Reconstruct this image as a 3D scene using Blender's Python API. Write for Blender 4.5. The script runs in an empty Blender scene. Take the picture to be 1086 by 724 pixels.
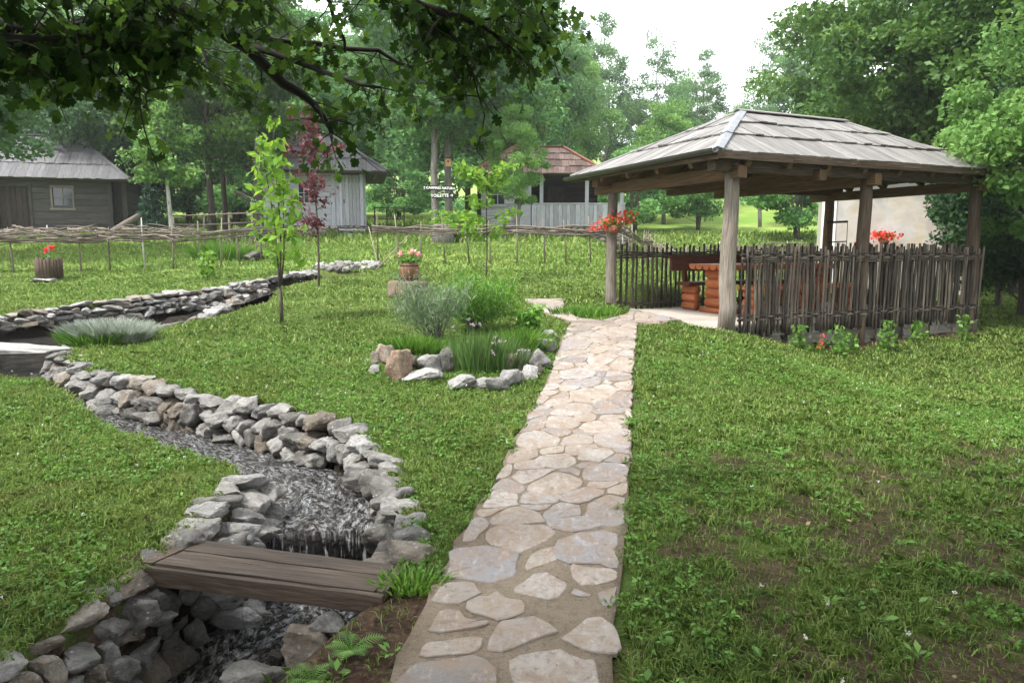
import bpy, bmesh, math, random
import numpy as np
from mathutils import Vector, Matrix, Euler, noise as mnoise
from math import sin, cos, tan, pi, radians, sqrt, atan2, hypot

RND = random.Random(11)
NR = np.random.default_rng(5)
U = RND.uniform
scene = bpy.context.scene
COL = scene.collection
HAZE = .0008

# ------------------------------------------------------------------ camera model
F, CX, CY, PITCH, CZ = 770.0, 543.0, 362.0, radians(7.4), 1.6
cp, sp = cos(PITCH), sin(PITCH)

def ray(u, v):
    a = (u - CX) / F; b = (CY - v) / F
    return (a, cp + b * sp, -sp + b * cp)

def at(u, v, y):
    d = ray(u, v); k = y / d[1]
    return Vector((d[0] * k, y, CZ + d[2] * k))

# ------------------------------------------------------------------ terrain
def ss(a, b, x):
    t = np.clip((x - a) / (b - a), 0, 1)
    return t * t * (3 - 2 * t)

def vnoise(x, y, seed=0.0):
    x = np.asarray(x, float); y = np.asarray(y, float)
    xi = np.floor(x); yi = np.floor(y); fx = x - xi; fy = y - yi
    fx = fx * fx * (3 - 2 * fx); fy = fy * fy * (3 - 2 * fy)
    def h(a, b):
        s = np.sin(a * 127.1 + b * 311.7 + seed * 74.7) * 43758.5453
        return s - np.floor(s)
    return (h(xi, yi) * (1 - fx) + h(xi + 1, yi) * fx) * (1 - fy) + (h(xi, yi + 1) * (1 - fx) + h(xi + 1, yi + 1) * fx) * fy

def fbm(x, y, seed=0.0):
    return .5 * vnoise(x, y, seed) + .28 * vnoise(x * 2.1, y * 2.1, seed + 3) + .22 * vnoise(x * 4.3, y * 4.3, seed + 7)

HY = [-60, -5, 0, 2.45, 4.78, 9.3, 12.7, 17, 29, 40, 60, 100, 200, 400]
HZ = [-3, -.25, -.05, 0.0, .14, .53, .80, 1.18, 2.08, 3.0, 4.5, 7.4, 16.0, 34.0]
GA = (2.911, 9.804); GT = radians(24.9); GL1, GL2, GZ = 5.05, 2.90, .523
gc_, gs_ = cos(GT), sin(GT)

def g2w(lx, ly, lz=0.0):
    return Vector((GA[0] + lx * gc_ - ly * gs_, GA[1] + lx * gs_ + ly * gc_, GZ + lz))

def base(x, y):
    x = np.asarray(x, float); y = np.asarray(y, float)
    z = (np.interp(y - .8, HY, HZ) + np.interp(y, HY, HZ) + np.interp(y + .8, HY, HZ)) / 3
    a = np.interp(y, [4, 8.5, 12, 20, 35, 60], [0, .52, .50, .80, .80, 0])
    z = z - a * ss(2.3, 4.8, x)
    z = z + np.clip(y - 45, 0, 60) * .09 * ss(6, 20, x)
    z = z + (vnoise(x * .9, y * .9, 1) - .5) * .05 * ss(2, 5, y) + (vnoise(x * 3.3, y * 3.3, 2) - .5) * .025
    z = z + np.clip(y - 120, 0, 300) * .05
    # level pad under the shelter
    dx = x - GA[0]; dy = y - GA[1]
    lx = dx * gc_ + dy * gs_; ly = -dx * gs_ + dy * gc_
    o = np.maximum(np.maximum(-.35 - lx, lx - GL1 + .1), np.maximum(.12 - ly, ly - GL2 - .15))
    k = 1 - ss(0, .22, o)
    return z * (1 - k) + (GZ - .1) * k

def base1(x, y): return float(base(np.array([x]), np.array([y]))[0])

def P(u, v, lift=0.0):
    d = ray(u, v); lo = .5; hi = None; y = .8
    while y < 200:
        k = y / d[1]
        if CZ + d[2] * k - lift < base1(d[0] * k, y): hi = y; break
        lo = y; y *= 1.05
    if hi is None: hi = 200
    for _ in range(24):
        m = (lo + hi) / 2; k = m / d[1]
        if CZ + d[2] * k - lift < base1(d[0] * k, m): hi = m
        else: lo = m
    k = hi / d[1]
    return Vector((d[0] * k, hi, CZ + d[2] * k))

# stream stations: left edge px, right edge px (facing downstream), water z (None: relative), water depth below the bank
ST = [((352, 296), (340, 287), None, .12), ((330, 297), (318, 290), None, .12), ((290, 303), (280, 296), None, .14),
      ((255, 314), (240, 304), None, .16), ((222, 331), (196, 311), None, .2), ((170, 346), (140, 317), None, .25),
      ((98, 355), (60, 327), .30, 0), ((74, 362), (-60, 345), .27, 0), ((62, 376), (-40, 392), .22, 0),
      ((84, 392), (40, 402), .10, 0), ((112, 403), (78, 416), .05, 0), ((160, 409), (126, 438), .01, 0),
      ((212, 423), (181, 462), -.02, 0), ((262, 431), (226, 478), -.05, 0), ((312, 439), (255, 491), -.07, 0),
      ((372, 463), (270, 503), -.09, 0), ((406, 492), (252, 520), -.10, 0), ((418, 524), (240, 533), -.108, 0),
      ((419, 526.5), (239, 535.5), -.36, 0), ((424, 590), (203, 572), -.39, 0), ((398, 640), (152, 606), -.43, 0),
      ((335, 690), (72, 660), -.48, 0), ((275, 740), (-20, 722), -.51, 0), ((200, 800), (-110, 790), -.54, 0),
      ((120, 900), (-220, 880), -.58, 0)]
SL, SR, SC, SW, SZ = [], [], [], [], []
for l, r, z, dep in ST:
    a = P(*l); b = P(*r); SL.append(a); SR.append(b)
    SC.append(((a.x + b.x) / 2, (a.y + b.y) / 2)); SW.append(hypot(a.x - b.x, a.y - b.y) / 2)
    SZ.append(z if z is not None else min(a.z, b.z) - dep)
SC = np.array(SC); SW = np.array(SW); SZ = np.array(SZ)

def stream_info(x, y):
    """normalised distance, side (+1 left edge), station, water z"""
    x = np.asarray(x, float); y = np.asarray(y, float)
    best = np.full(x.shape, 1e9); side = np.zeros(x.shape); st = np.zeros(x.shape); wz = np.zeros(x.shape); dm = np.full(x.shape, 1e9)
    for i in range(len(SC) - 1):
        ax, ay = SC[i]; bx, by = SC[i + 1]; ux, uy = bx - ax, by - ay; L2 = ux * ux + uy * uy
        t = np.clip(((x - ax) * ux + (y - ay) * uy) / L2, 0, 1)
        px = ax + ux * t; py = ay + uy * t
        d = np.hypot(x - px, y - py); w = SW[i] * (1 - t) + SW[i + 1] * t
        s = d / w
        m = s < best
        best = np.where(m, s, best); st = np.where(m, i + t, st); dm = np.where(m, d - w, dm)
        wz = np.where(m, SZ[i] * (1 - t) + SZ[i + 1] * t, wz)
        side = np.where(m, np.sign(ux * (y - py) - uy * (x - px)), side)
    return best, side, st, wz, dm

def ground(x, y):
    x = np.asarray(x, float); y = np.asarray(y, float)
    z = base(x, y)
    s, side, st, wz, dm = stream_info(x, y)
    inner = np.where((st > 19.3) & (side > 0), .35, .80)
    k = 1 - ss(inner, 1.0, s)
    bed = wz - .10 + (vnoise(x * 7, y * 7, 9) - .5) * .10
    return np.where(s < 1, z * (1 - k) + np.minimum(bed, z) * k, z)

def ground1(x, y): return float(ground(np.array([x]), np.array([y]))[0])

# path edges
PE = [((360, 800), (651, 800)), ((415, 724), (653, 724)), ((475, 599), (658, 599)), ((540, 488), (668, 488)), ((581, 404), (671, 404)), ((605, 343), (676, 343))]
PL = [P(*a) for a, b in PE]; PR = [P(*b) for a, b in PE]
PLy = [p.y for p in PL]; PLx = [p.x for p in PL]; PRy = [p.y for p in PR]; PRx = [p.x for p in PR]
PY0, PY1 = 1.2, PL[-1].y
def path_lr(y): return np.interp(y, PLy, PLx), np.interp(y, PRy, PRx)
BEDC = P(492, 372); BEDR = (1.0, .62)
SOIL = P(392, 672)

def dirt_mask(x, y):
    n = fbm(x * 2.3, y * 3.1, 20); n2 = fbm(x * 7.1, y * 8.6, 21)
    right = ss(.7, 1.2, x) * (1 - ss(4.2, 7.5, y))
    left = ss(-.8, -.2, x) * (1 - ss(5, 7, y))
    thr = .70 - .165 * right - .10 * left
    d = ss(thr, thr + .12, n * .5 + n2 * .5) * .88
    e = np.hypot((x - SOIL.x) / .42, (y - SOIL.y) / .42)
    d = np.maximum(d, 1 - ss(.8, 1.1, e + (n2 - .5) * .5))
    q = P(190, 590); e2 = np.hypot((x - q.x) / .28, (y - q.y) / .12); d = np.maximum(d, 1 - ss(.6, 1.1, e2 + (n2 - .5) * .8))
    dx = x - GA[0]; dy = y - GA[1]; lx = dx * gc_ + dy * gs_; ly = -dx * gs_ + dy * gc_
    f = (1 - ss(.1, .55, -ly)) * ss(.2, .6, lx) * (1 - ss(GL1, GL1 + .6, lx)) * (ly < .3)
    return np.maximum(d, f)

# ------------------------------------------------------------------ object helpers
def link(o): COL.objects.link(o); return o

def tag(o, label=None, cat=None, group=None, kind=None):
    if label: o['label'] = label
    if cat: o['category'] = cat
    if group: o['group'] = group
    if kind: o['kind'] = kind
    return o

def thing(name, label, cat, loc=(0, 0, 0), rz=0.0, group=None):
    o = link(bpy.data.objects.new(name, None)); o.location = loc; o.rotation_euler = (0, 0, rz); o.empty_display_size = .2
    return tag(o, label, cat, group)

def copy_tree(o, parent=None):
    c = o.copy(); link(c); c.parent = parent
    for ch in list(o.children): copy_tree(ch, c)
    return c

def frame_of(d, up=(0, 0, 1)):
    x = Vector(d).normalized(); up = Vector(up)
    if abs(x.dot(up)) > .98: up = Vector((0, 1, 0))
    y = up.cross(x).normalized(); z = x.cross(y)
    return x, y, z

class MB:
    def __init__(s): s.v = []; s.f = []; s.g = []; s.r = []
    def add(s, verts, faces, g=None, r=None):
        n = len(s.v); r = U(0, 1) if r is None else r
        o = Vector((U(0, 50), U(0, 50), U(0, 50)))
        s.v += [tuple(p) for p in verts]; s.f += [tuple(i + n for i in q) for q in faces]
        s.g += [tuple(Vector(q) + o) for q in (g or verts)]
        s.r += r if isinstance(r, list) else [r] * len(verts)
    def beam(s, p0, p1, w, h, up=(0, 0, 1), r=None, jit=0.0, seg=1):
        p0 = Vector(p0); p1 = Vector(p1); x, y, z = frame_of(p1 - p0, up); L = (p1 - p0).length
        v = []; g = []
        for i in range(seg + 1):
            c = p0.lerp(p1, i / seg); 
            for a, b in ((-1, -1), (1, -1), (1, 1), (-1, 1)):
                v.append(c + y * (a * w / 2 + U(-jit, jit)) + z * (b * h / 2 + U(-jit, jit))); g.append((L * i / seg, a * w / 2, b * h / 2))
        f = [(0, 3, 2, 1), tuple(4 * seg + k for k in range(4))]
        for i in range(seg):
            for k in range(4):
                q = 4 * i
                f.append((q + k, q + (k + 1) % 4, q + 4 + (k + 1) % 4, q + 4 + k))
        s.add(v, f, g, r)
    def box(s, c, size, r=None, jit=0.0):
        c = Vector(c); sx, sy, sz = size
        if sx >= sy and sx >= sz: s.beam(c - Vector((sx / 2, 0, 0)), c + Vector((sx / 2, 0, 0)), sy, sz, (0, 0, 1), r, jit)
        elif sy >= sz: s.beam(c - Vector((0, sy / 2, 0)), c + Vector((0, sy / 2, 0)), sx, sz, (0, 0, 1), r, jit)
        else: s.beam(c - Vector((0, 0, sz / 2)), c + Vector((0, 0, sz / 2)), sy, sx, (1, 0, 0), r, jit)
    def tube(s, pts, rad, n=8, r=None, rough=0.0):
        pts = [Vector(p) for p in pts]; m = len(pts)
        if not hasattr(rad, '__len__'): rad = [rad] * m
        v = []; g = []; L = 0; py = None
        for i in range(m):
            d = pts[min(i + 1, m - 1)] - pts[max(i - 1, 0)]
            x, y, z = frame_of(d)
            if py is not None:
                y = (py - x * py.dot(x)).normalized(); z = x.cross(y)
            py = y
            if i: L += (pts[i] - pts[i - 1]).length
            for k in range(n):
                a = 2 * pi * k / n; rr = rad[i] * (1 + U(-rough, rough))
                v.append(pts[i] + y * cos(a) * rr + z * sin(a) * rr); g.append((L, cos(a) * rad[i], sin(a) * rad[i]))
        f = []
        for i in range(m - 1):
            for k in range(n):
                f.append((i * n + k, i * n + (k + 1) % n, (i + 1) * n + (k + 1) % n, (i + 1) * n + k))
        f.append(tuple(range(n - 1, -1, -1))); f.append(tuple((m - 1) * n + k for k in range(n)))
        s.add(v, f, g, r)
    def lathe(s, prof, c=(0, 0, 0), n=16, r=None, rough=0.0):
        c = Vector(c); v = []; g = []
        for rr, z in prof:
            for k in range(n):
                a = 2 * pi * k / n; q = rr * (1 + U(-rough, rough))
                v.append(c + Vector((cos(a) * q, sin(a) * q, z))); g.append((z, cos(a) * q, sin(a) * q))
        f = []
        for i in range(len(prof) - 1):
            for k in range(n): f.append((i * n + k, i * n + (k + 1) % n, (i + 1) * n + (k + 1) % n, (i + 1) * n + k))
        f.append(tuple(range(n - 1, -1, -1))); f.append(tuple((len(prof) - 1) * n + k for k in range(n)))
        s.add(v, f, g, r)
    def prism(s, poly, n_vec, th, r=None):
        n_vec = Vector(n_vec); m = len(poly); a = [Vector(p) for p in poly]; b = [p + n_vec * th for p in a]
        f = [tuple(range(m - 1, -1, -1)), tuple(range(m, 2 * m))]
        for i in range(m): f.append((i, (i + 1) % m, m + (i + 1) % m, m + i))
        s.add(a + b, f, None, r)
    def build(s, name, mat, parent=None, smooth=False, loc=None):
        me = bpy.data.meshes.new(name); me.from_pydata(s.v, [], s.f)
        a = me.attributes.new('gc', 'FLOAT_VECTOR', 'POINT'); a.data.foreach_set('vector', np.array(s.g, np.float32).ravel())
        a = me.attributes.new('rnd', 'FLOAT', 'POINT'); a.data.foreach_set('value', np.array(s.r, np.float32))
        if mat: me.materials.append(mat)
        if smooth: me.polygons.foreach_set('use_smooth', [True] * len(me.polygons))
        me.update()
        o = link(bpy.data.objects.new(name, me)); o.parent = parent
        if loc is not None: o.location = loc
        return o

def np_mesh(name, V, FA, mat, rnd=None, smooth=False, parent=None, loc=None, extra=None):
    """V (n,3), FA (m,k) same-size faces"""
    me = bpy.data.meshes.new(name); V = np.ascontiguousarray(V, np.float32); FA = np.ascontiguousarray(FA, np.int32)
    k = FA.shape[1]
    me.vertices.add(len(V)); me.vertices.foreach_set('co', V.ravel())
    me.loops.add(FA.size); me.loops.foreach_set('vertex_index', FA.ravel())
    me.polygons.add(len(FA)); me.polygons.foreach_set('loop_start', np.arange(0, FA.size, k, dtype=np.int32))
    if smooth: me.polygons.foreach_set('use_smooth', np.ones(len(FA), bool))
    if rnd is not None:
        a = me.attributes.new('rnd', 'FLOAT', 'POINT'); a.data.foreach_set('value', np.asarray(rnd, np.float32))
    for kk, vv in (extra or {}).items():
        a = me.attributes.new(kk, 'FLOAT', 'POINT'); a.data.foreach_set('value', np.asarray(vv, np.float32))
    me.update(calc_edges=True); me.validate()
    if mat: me.materials.append(mat)
    o = link(bpy.data.objects.new(name, me)); o.parent = parent
    if loc is not None: o.location = loc
    return o

# ------------------------------------------------------------------ materials
class NT:
    def __init__(s, name):
        s.m = bpy.data.materials.new(name); s.m.use_nodes = True; s.t = s.m.node_tree; s.n = s.t.nodes; s.n.clear()
        s.out = s.n.new('ShaderNodeOutputMaterial'); s.b = s.n.new('ShaderNodeBsdfPrincipled'); s.l(s.b.outputs[0], s.out.inputs[0])
    def l(s, a, b): s.t.links.new(a, b)
    def new(s, t, **kw):
        q = s.n.new(t)
        for k, v in kw.items(): setattr(q, k, v)
        return q
    def attr(s, name, out='Fac'):
        q = s.new('ShaderNodeAttribute'); q.attribute_name = name; return q.outputs[out]
    def pos(s): return s.new('ShaderNodeNewGeometry').outputs['Position']
    def obj(s):
        tc = s.new('ShaderNodeTexCoord').outputs['Object']; oi = s.new('ShaderNodeObjectInfo').outputs['Random']
        m = s.new('ShaderNodeVectorMath', operation='SCALE'); m.inputs[0].default_value = (37, 51, 23); s.l(oi, m.inputs['Scale'])
        a = s.new('ShaderNodeVectorMath', operation='ADD'); s.l(tc, a.inputs[0]); s.l(m.outputs[0], a.inputs[1]); return a.outputs[0]
    def map(s, vec, sc):
        q = s.new('ShaderNodeMapping'); q.inputs['Scale'].default_value = sc; s.l(vec, q.inputs[0]); return q.outputs[0]
    def noise(s, vec, scale, detail=4, rough=.6, dist=0.0):
        q = s.new('ShaderNodeTexNoise'); q.inputs['Scale'].default_value = scale; q.inputs['Detail'].default_value = detail
        q.inputs['Roughness'].default_value = rough; q.inputs['Distortion'].default_value = dist; s.l(vec, q.inputs['Vector']); return q.outputs[0]
    def ramp(s, fac, stops):
        q = s.new('ShaderNodeValToRGB'); e = q.color_ramp.elements
        while len(e) < len(stops): e.new(.5)
        for x, (p, c) in zip(e, stops):
            x.position = p; x.color = (*c, 1) if hasattr(c, '__len__') else (c, c, c, 1)
        s.l(fac, q.inputs[0]); return q.outputs[0]
    def mix(s, fac, a, b, mode='MIX'):
        q = s.new('ShaderNodeMix', data_type='RGBA', blend_type=mode)
        for sock, val in ((q.inputs[0], fac), (q.inputs[6], a), (q.inputs[7], b)):
            if hasattr(val, 'links') or isinstance(val, bpy.types.NodeSocket): s.l(val, sock)
            elif hasattr(val, '__len__'): sock.default_value = (*val, 1)
            else: sock.default_value = val
        return q.outputs[2]
    def math(s, op, a, b=0.0):
        q = s.new('ShaderNodeMath', operation=op)
        for sock, val in zip(q.inputs, (a, b)):
            if isinstance(val, bpy.types.NodeSocket): s.l(val, sock)
            else: sock.default_value = val
        return q.outputs[0]
    def bump(s, h, strength, dist=.01):
        q = s.new('ShaderNodeBump'); q.inputs['Strength'].default_value = strength; q.inputs['Distance'].default_value = dist
        s.l(h, q.inputs['Height']); s.l(q.outputs[0], s.b.inputs['Normal']); return q
    def fin(s, col, rough=.8, spec=.3):
        if isinstance(col, bpy.types.NodeSocket): s.l(col, s.b.inputs['Base Color'])
        else: s.b.inputs['Base Color'].default_value = (*col, 1)
        if isinstance(rough, bpy.types.NodeSocket): s.l(rough, s.b.inputs['Roughness'])
        else: s.b.inputs['Roughness'].default_value = rough
        s.b.inputs['Specular IOR Level'].default_value = spec
        return s.m

def wood(name, dark, mid, light, var=.5, rough=.75, bump=.4, stain=.35, grain=14):
    t = NT(name); g = t.attr('gc', 'Vector')
    n1 = t.noise(t.map(g, (1.6, grain * 2, grain * 2)), 2.2, 6, .65, .3)
    n2 = t.noise(t.map(g, (.9, 2.5, 2.5)), 1.6, 3)
    c = t.ramp(n1, [(.28, dark), (.5, mid), (.75, light)])
    c = t.mix(t.ramp(n2, [(.42, 0.0), (.7, 1.0)]), c, dark)if stain > .5 else t.mix(t.math('MULTIPLY', t.ramp(n2, [(.4, 0.0), (.75, 1.0)]), stain), c, dark)
    r = t.attr('rnd')
    h = t.new('ShaderNodeHueSaturation'); t.l(c, h.inputs['Color']); t.l(t.math('ADD', t.math('MULTIPLY', r, var), 1 - var / 2), h.inputs['Value'])
    t.bump(n1, bump, .01)
    return t.fin(h.outputs[0], rough, .25)

def leafm(name, ca, cb, cc=None, trans=.35, rough=.5, spec=.35):
    t = NT(name); r = t.attr('rnd')
    stops = [(0, ca), (1, cb)] if cc is None else [(0, ca), (.6, cb), (1, cc)]
    c = t.ramp(r, stops)
    t.fin(c, rough, spec)
    tr = t.new('ShaderNodeBsdfTranslucent'); h = t.new('ShaderNodeHueSaturation'); h.inputs['Value'].default_value = 1.25; h.inputs['Hue'].default_value = .485
    t.l(c, h.inputs['Color']); t.l(h.outputs[0], tr.inputs[0])
    mx = t.new('ShaderNodeMixShader'); mx.inputs[0].default_value = trans
    t.l(t.b.outputs[0], mx.inputs[1]); t.l(tr.outputs[0], mx.inputs[2]); t.l(mx.outputs[0], t.out.inputs[0])
    return t.m

def plain(name, c, rough=.6, spec=.3, metal=0.0):
    t = NT(name); g = t.obj(); n = t.noise(g, 9, 4)
    t.b.inputs['Metallic'].default_value = metal
    return t.fin(t.mix(t.ramp(n, [(.3, 0.0), (.7, 1.0)]), tuple(x * .72 for x in c), tuple(min(1, x * 1.15) for x in c)), rough, spec)

def rockm(name, stops, moss=.25, scale=2.2, wet=False):
    t = NT(name); g = t.obj(); oi = t.new('ShaderNodeObjectInfo').outputs['Random']
    n1 = t.noise(g, scale, 7, .68, .6); n2 = t.noise(g, scale * 6, 5, .7); n3 = t.noise(g, scale * .8, 3)
    fac = t.math('ADD', t.math('MULTIPLY', n1, .75), t.math('MULTIPLY', oi, .3))
    c = t.ramp(fac, stops)
    c = t.mix(t.ramp(n2, [(.35, .0), (.62, .45)]), c, (.09, .085, .08))
    c = t.mix(t.math('MULTIPLY', t.ramp(n3, [(.56, 0.0), (.66, 1.0)]), moss), c, (.07, .085, .03))
    lich = t.new('ShaderNodeTexVoronoi'); lich.inputs['Scale'].default_value = scale * 2.4; t.l(g, lich.inputs['Vector'])
    c = t.mix(t.math('MULTIPLY', t.ramp(lich.outputs[0], [(.12, 1.0), (.2, 0.0)]), .5), c, (.42, .42, .40))
    crack = t.new('ShaderNodeTexVoronoi', feature='DISTANCE_TO_EDGE'); crack.inputs['Scale'].default_value = scale * .9; t.l(t.mix(.25, g, t.new('ShaderNodeTexNoise').outputs[1]) , crack.inputs['Vector'])
    h = t.math('ADD', t.math('MULTIPLY', n1, 1.2), t.math('MULTIPLY', n2, .5))
    t.bump(h, .8, .035)
    return t.fin(c, .35 if wet else .82, .5 if wet else .25)

M = {}
M['ROCK'] = rockm('grey_rock', [(.28, (.055, .050, .043)), (.44, (.15, .143, .133)), (.6, (.27, .262, .248)), (.8, (.42, .40, .372))])
M['ROCKB'] = rockm('brown_rock', [(.28, (.07, .055, .042)), (.46, (.17, .138, .105)), (.62, (.27, .235, .195)), (.85, (.38, .36, .33))], .15)
M['ROCKR'] = rockm('rusty_rock', [(.30, (.12, .075, .05)), (.5, (.25, .16, .105)), (.7, (.36, .28, .215)), (.9, (.45, .40, .36))], .1)
M['ROCKW'] = rockm('pale_rock', [(.30, (.13, .125, .118)), (.45, (.29, .285, .275)), (.7, (.46, .45, .43)), (.9, (.52, .50, .46))], .15)
M['ROCKD'] = rockm('wet_rock', [(.30, (.02, .02, .018)), (.5, (.07, .065, .055)), (.7, (.14, .12, .09)), (.9, (.2, .16, .1))], .3, wet=True)
M['OLDWOOD'] = wood('weathered_log', (.07, .055, .042), (.20, .17, .14), (.34, .31, .28), .3, .8, .5)
M['DARKWOOD'] = wood('dark_stake', (0.025, 0.020, 0.017), (0.073, 0.059, 0.046), (0.210, 0.176, 0.146), 1.2, .8, .5)
M['BRIDGEWOOD'] = wood('bridge_plank', (.024, .017, .012), (.080, .058, .042), (.150, .115, .088), .35, .6, .8, .5, 10)
M['SHINGLE'] = wood('roof_shingle', (0.090, 0.084, 0.079), (0.199, 0.191, 0.182), (0.296, 0.286, 0.275), .45, .72, .35, .3)
M['SHINGLED'] = wood('cabin_shingle', (0.054, 0.052, 0.054), (0.125, 0.123, 0.129), (0.183, 0.178, 0.187), .4, .7, .35, .3)
M['BEAM'] = wood('roof_timber', (0.056, 0.031, 0.015), (0.136, 0.081, 0.043), (0.223, 0.143, 0.081), .4, .75, .3)
M['BEAMD'] = wood('dark_timber', (.03, .022, .016), (.085, .06, .042), (.16, .12, .09), .4, .8, .4)
M['STAKE'] = wood('fence_stake', (0.072, 0.061, 0.047), (0.180, 0.151, 0.119), (0.302, 0.266, 0.223), .7, .8, .4)
M['WATTLE'] = wood('wattle_rod', (.08, .062, .048), (.20, .165, .135), (.34, .30, .25), .8, .8, .4)
M['LOGORANGE'] = wood('varnished_log', (.20, .055, .018), (.40, .125, .045), (.56, .22, .09), .25, .38, .15, .3, 8)
M['REDBROWN'] = wood('varnished_plank', (.05, .016, .010), (.11, .035, .02), (.18, .065, .035), .2, .4, .15)
M['CABIN'] = wood('cabin_plank', (0.025, 0.022, 0.020), (0.063, 0.058, 0.053), (0.112, 0.105, 0.098), .45, .82, .4, .45)
M['CABDARK'] = wood('cabin_dark_plank', (.018, .014, .011), (.045, .035, .028), (.085, .068, .055), .4, .85, .4)
M['WHITEWOOD'] = wood('limewashed_plank', (0.241, 0.249, 0.275), (0.430, 0.447, 0.490), (0.568, 0.585, 0.619), .22, .8, .25, .25)
M['GREYWOOD'] = wood('silvered_plank', (.20, .20, .21), (.40, .41, .43), (.58, .59, .62), .4, .8, .35, .3)
M['TILE'] = wood('old_roof_tile', (.12, .08, .065), (.26, .18, .15), (.38, .27, .22), .8, .85, .3, .35, 4)
M['RIDGETILE'] = wood('ridge_tile', (.20, .085, .055), (.36, .15, .09), (.46, .22, .14), .4, .85, .3)
M['BARK'] = wood('tree_bark', (.025, .020, .016), (.075, .062, .05), (.15, .13, .105), .3, .9, .9, .3, 5)
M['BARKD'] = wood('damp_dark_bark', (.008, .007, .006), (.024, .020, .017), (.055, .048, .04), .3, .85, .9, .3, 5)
M['STUMP'] = wood('sawn_stump', (.05, .036, .025), (.15, .115, .08), (.27, .22, .165), .3, .85, .7)
M['BARKG'] = wood('grey_bark', (.06, .055, .05), (.15, .14, .125), (.26, .25, .225), .3, .9, .8, .3, 5)
M['BIRCH'] = wood('birch_bark', (.14, .13, .12), (.42, .41, .39), (.62, .61, .59), .2, .8, .3, .25, 3)
M['BARREL'] = wood('barrel_stave', (.075, .035, .018), (.18, .09, .05), (.28, .16, .10), .5, .6, .3)
M['METAL'] = plain('black_iron', (.02, .02, .022), .5, .4)
M['GUTTER'] = plain('gutter_metal', (.06, .058, .055), .4, .5, .3)
M['FLASH'] = plain('zinc_flashing', (.20, .21, .23), .45, .5, .4)
M['GLASS'] = plain('window_glass', (.035, .045, .055), .06, .6)
M['BLACK'] = plain('sign_board', (.015, .015, .017), .6)
M['WHITE'] = plain('white_paint', (.78, .78, .76), .6)
M['BIRDBOX'] = wood('birdbox_board', (.30, .14, .06), (.48, .25, .11), (.60, .36, .18), .3, .6, .2)
M['POTCLAY'] = plain('plant_pot', (.22, .10, .06), .7)
M['RED'] = leafm('red_petal', (.55, .03, .02), (.75, .06, .03), (.85, .15, .06), .3)
M['ORANGE'] = leafm('orange_petal', (.65, .06, .03), (.80, .13, .06), (.85, .28, .15), .3)
M['PINK'] = leafm('pink_petal', (.70, .22, .24), (.80, .40, .38), (.85, .6, .55), .3)
M['CLOVER'] = leafm('clover_blossom', (.5, .5, .45), (.75, .74, .68), None, .3)
M['DEADLEAF'] = leafm('dead_leaf', (.08, .048, .022), (.16, .10, .05), (.26, .19, .10), .1)
M['LILAC'] = leafm('chive_blossom', (.45, .32, .42), (.68, .55, .62), None, .3)
M['YELLOW'] = leafm('yellow_blossom', (.7, .42, .03), (.8, .6, .1), None, .3)
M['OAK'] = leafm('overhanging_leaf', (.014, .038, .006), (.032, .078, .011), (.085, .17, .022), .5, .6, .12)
M['FOREST'] = leafm('forest_leaf', (0.055, 0.156, 0.055), (0.138, 0.314, 0.096), (0.288, 0.528, 0.138), .35, .6)
M['FORESTB'] = leafm('cool_forest_leaf', (.055, .135, .052), (.115, .235, .085), (.20, .35, .12), .4, .6)
M['FORESTY'] = leafm('light_forest_leaf', (0.074, 0.174, 0.042), (0.157, 0.312, 0.074), (0.279, 0.461, 0.116), .4, .6)
M['FORESTP'] = leafm('hazed_forest_leaf', (.07, .15, .07), (.14, .25, .11), (.22, .34, .15), .42, .6)  # brightness and haze of distance put into the leaf colour
M['FORESTN'] = leafm('oak_crown_leaf', (.028, .075, .018), (.075, .165, .032), (.15, .26, .055), .4, .55)
M['FORESTD'] = leafm('deep_forest_leaf', (0.016, 0.049, 0.019), (0.038, 0.095, 0.030), (0.081, 0.176, 0.047), .3, .6)
M['SAPLING'] = leafm('sapling_leaf', (0.081, 0.196, 0.021), (0.161, 0.322, 0.034), (0.276, 0.460, 0.057), .45)
M['PLUM'] = leafm('plum_leaf', (.055, .014, .018), (.12, .028, .034), (.22, .07, .07), .35)
M['SPRUCE'] = leafm('spruce_needle', (.018, .05, .03), (.03, .08, .045), (.05, .11, .06), .1)
M['BUSH'] = leafm('shrub_leaf', (0.062, 0.175, 0.022), (0.125, 0.288, 0.037), (0.213, 0.400, 0.062), .4)
M['SAGE'] = leafm('lavender_leaf', (.075, .13, .06), (.13, .20, .095), (.22, .29, .16), .3)
M['CHIVE'] = leafm('chive_leaf', (.075, .16, .04), (.12, .23, .06), (.20, .33, .09), .35)
M['SILVER'] = leafm('silver_leaf', (.28, .34, .27), (.42, .47, .40), (.58, .62, .55), .25)
M['WEED'] = leafm('weed_leaf', (0.066, 0.165, 0.022), (0.121, 0.264, 0.039), (0.220, 0.396, 0.077), .4)
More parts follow.
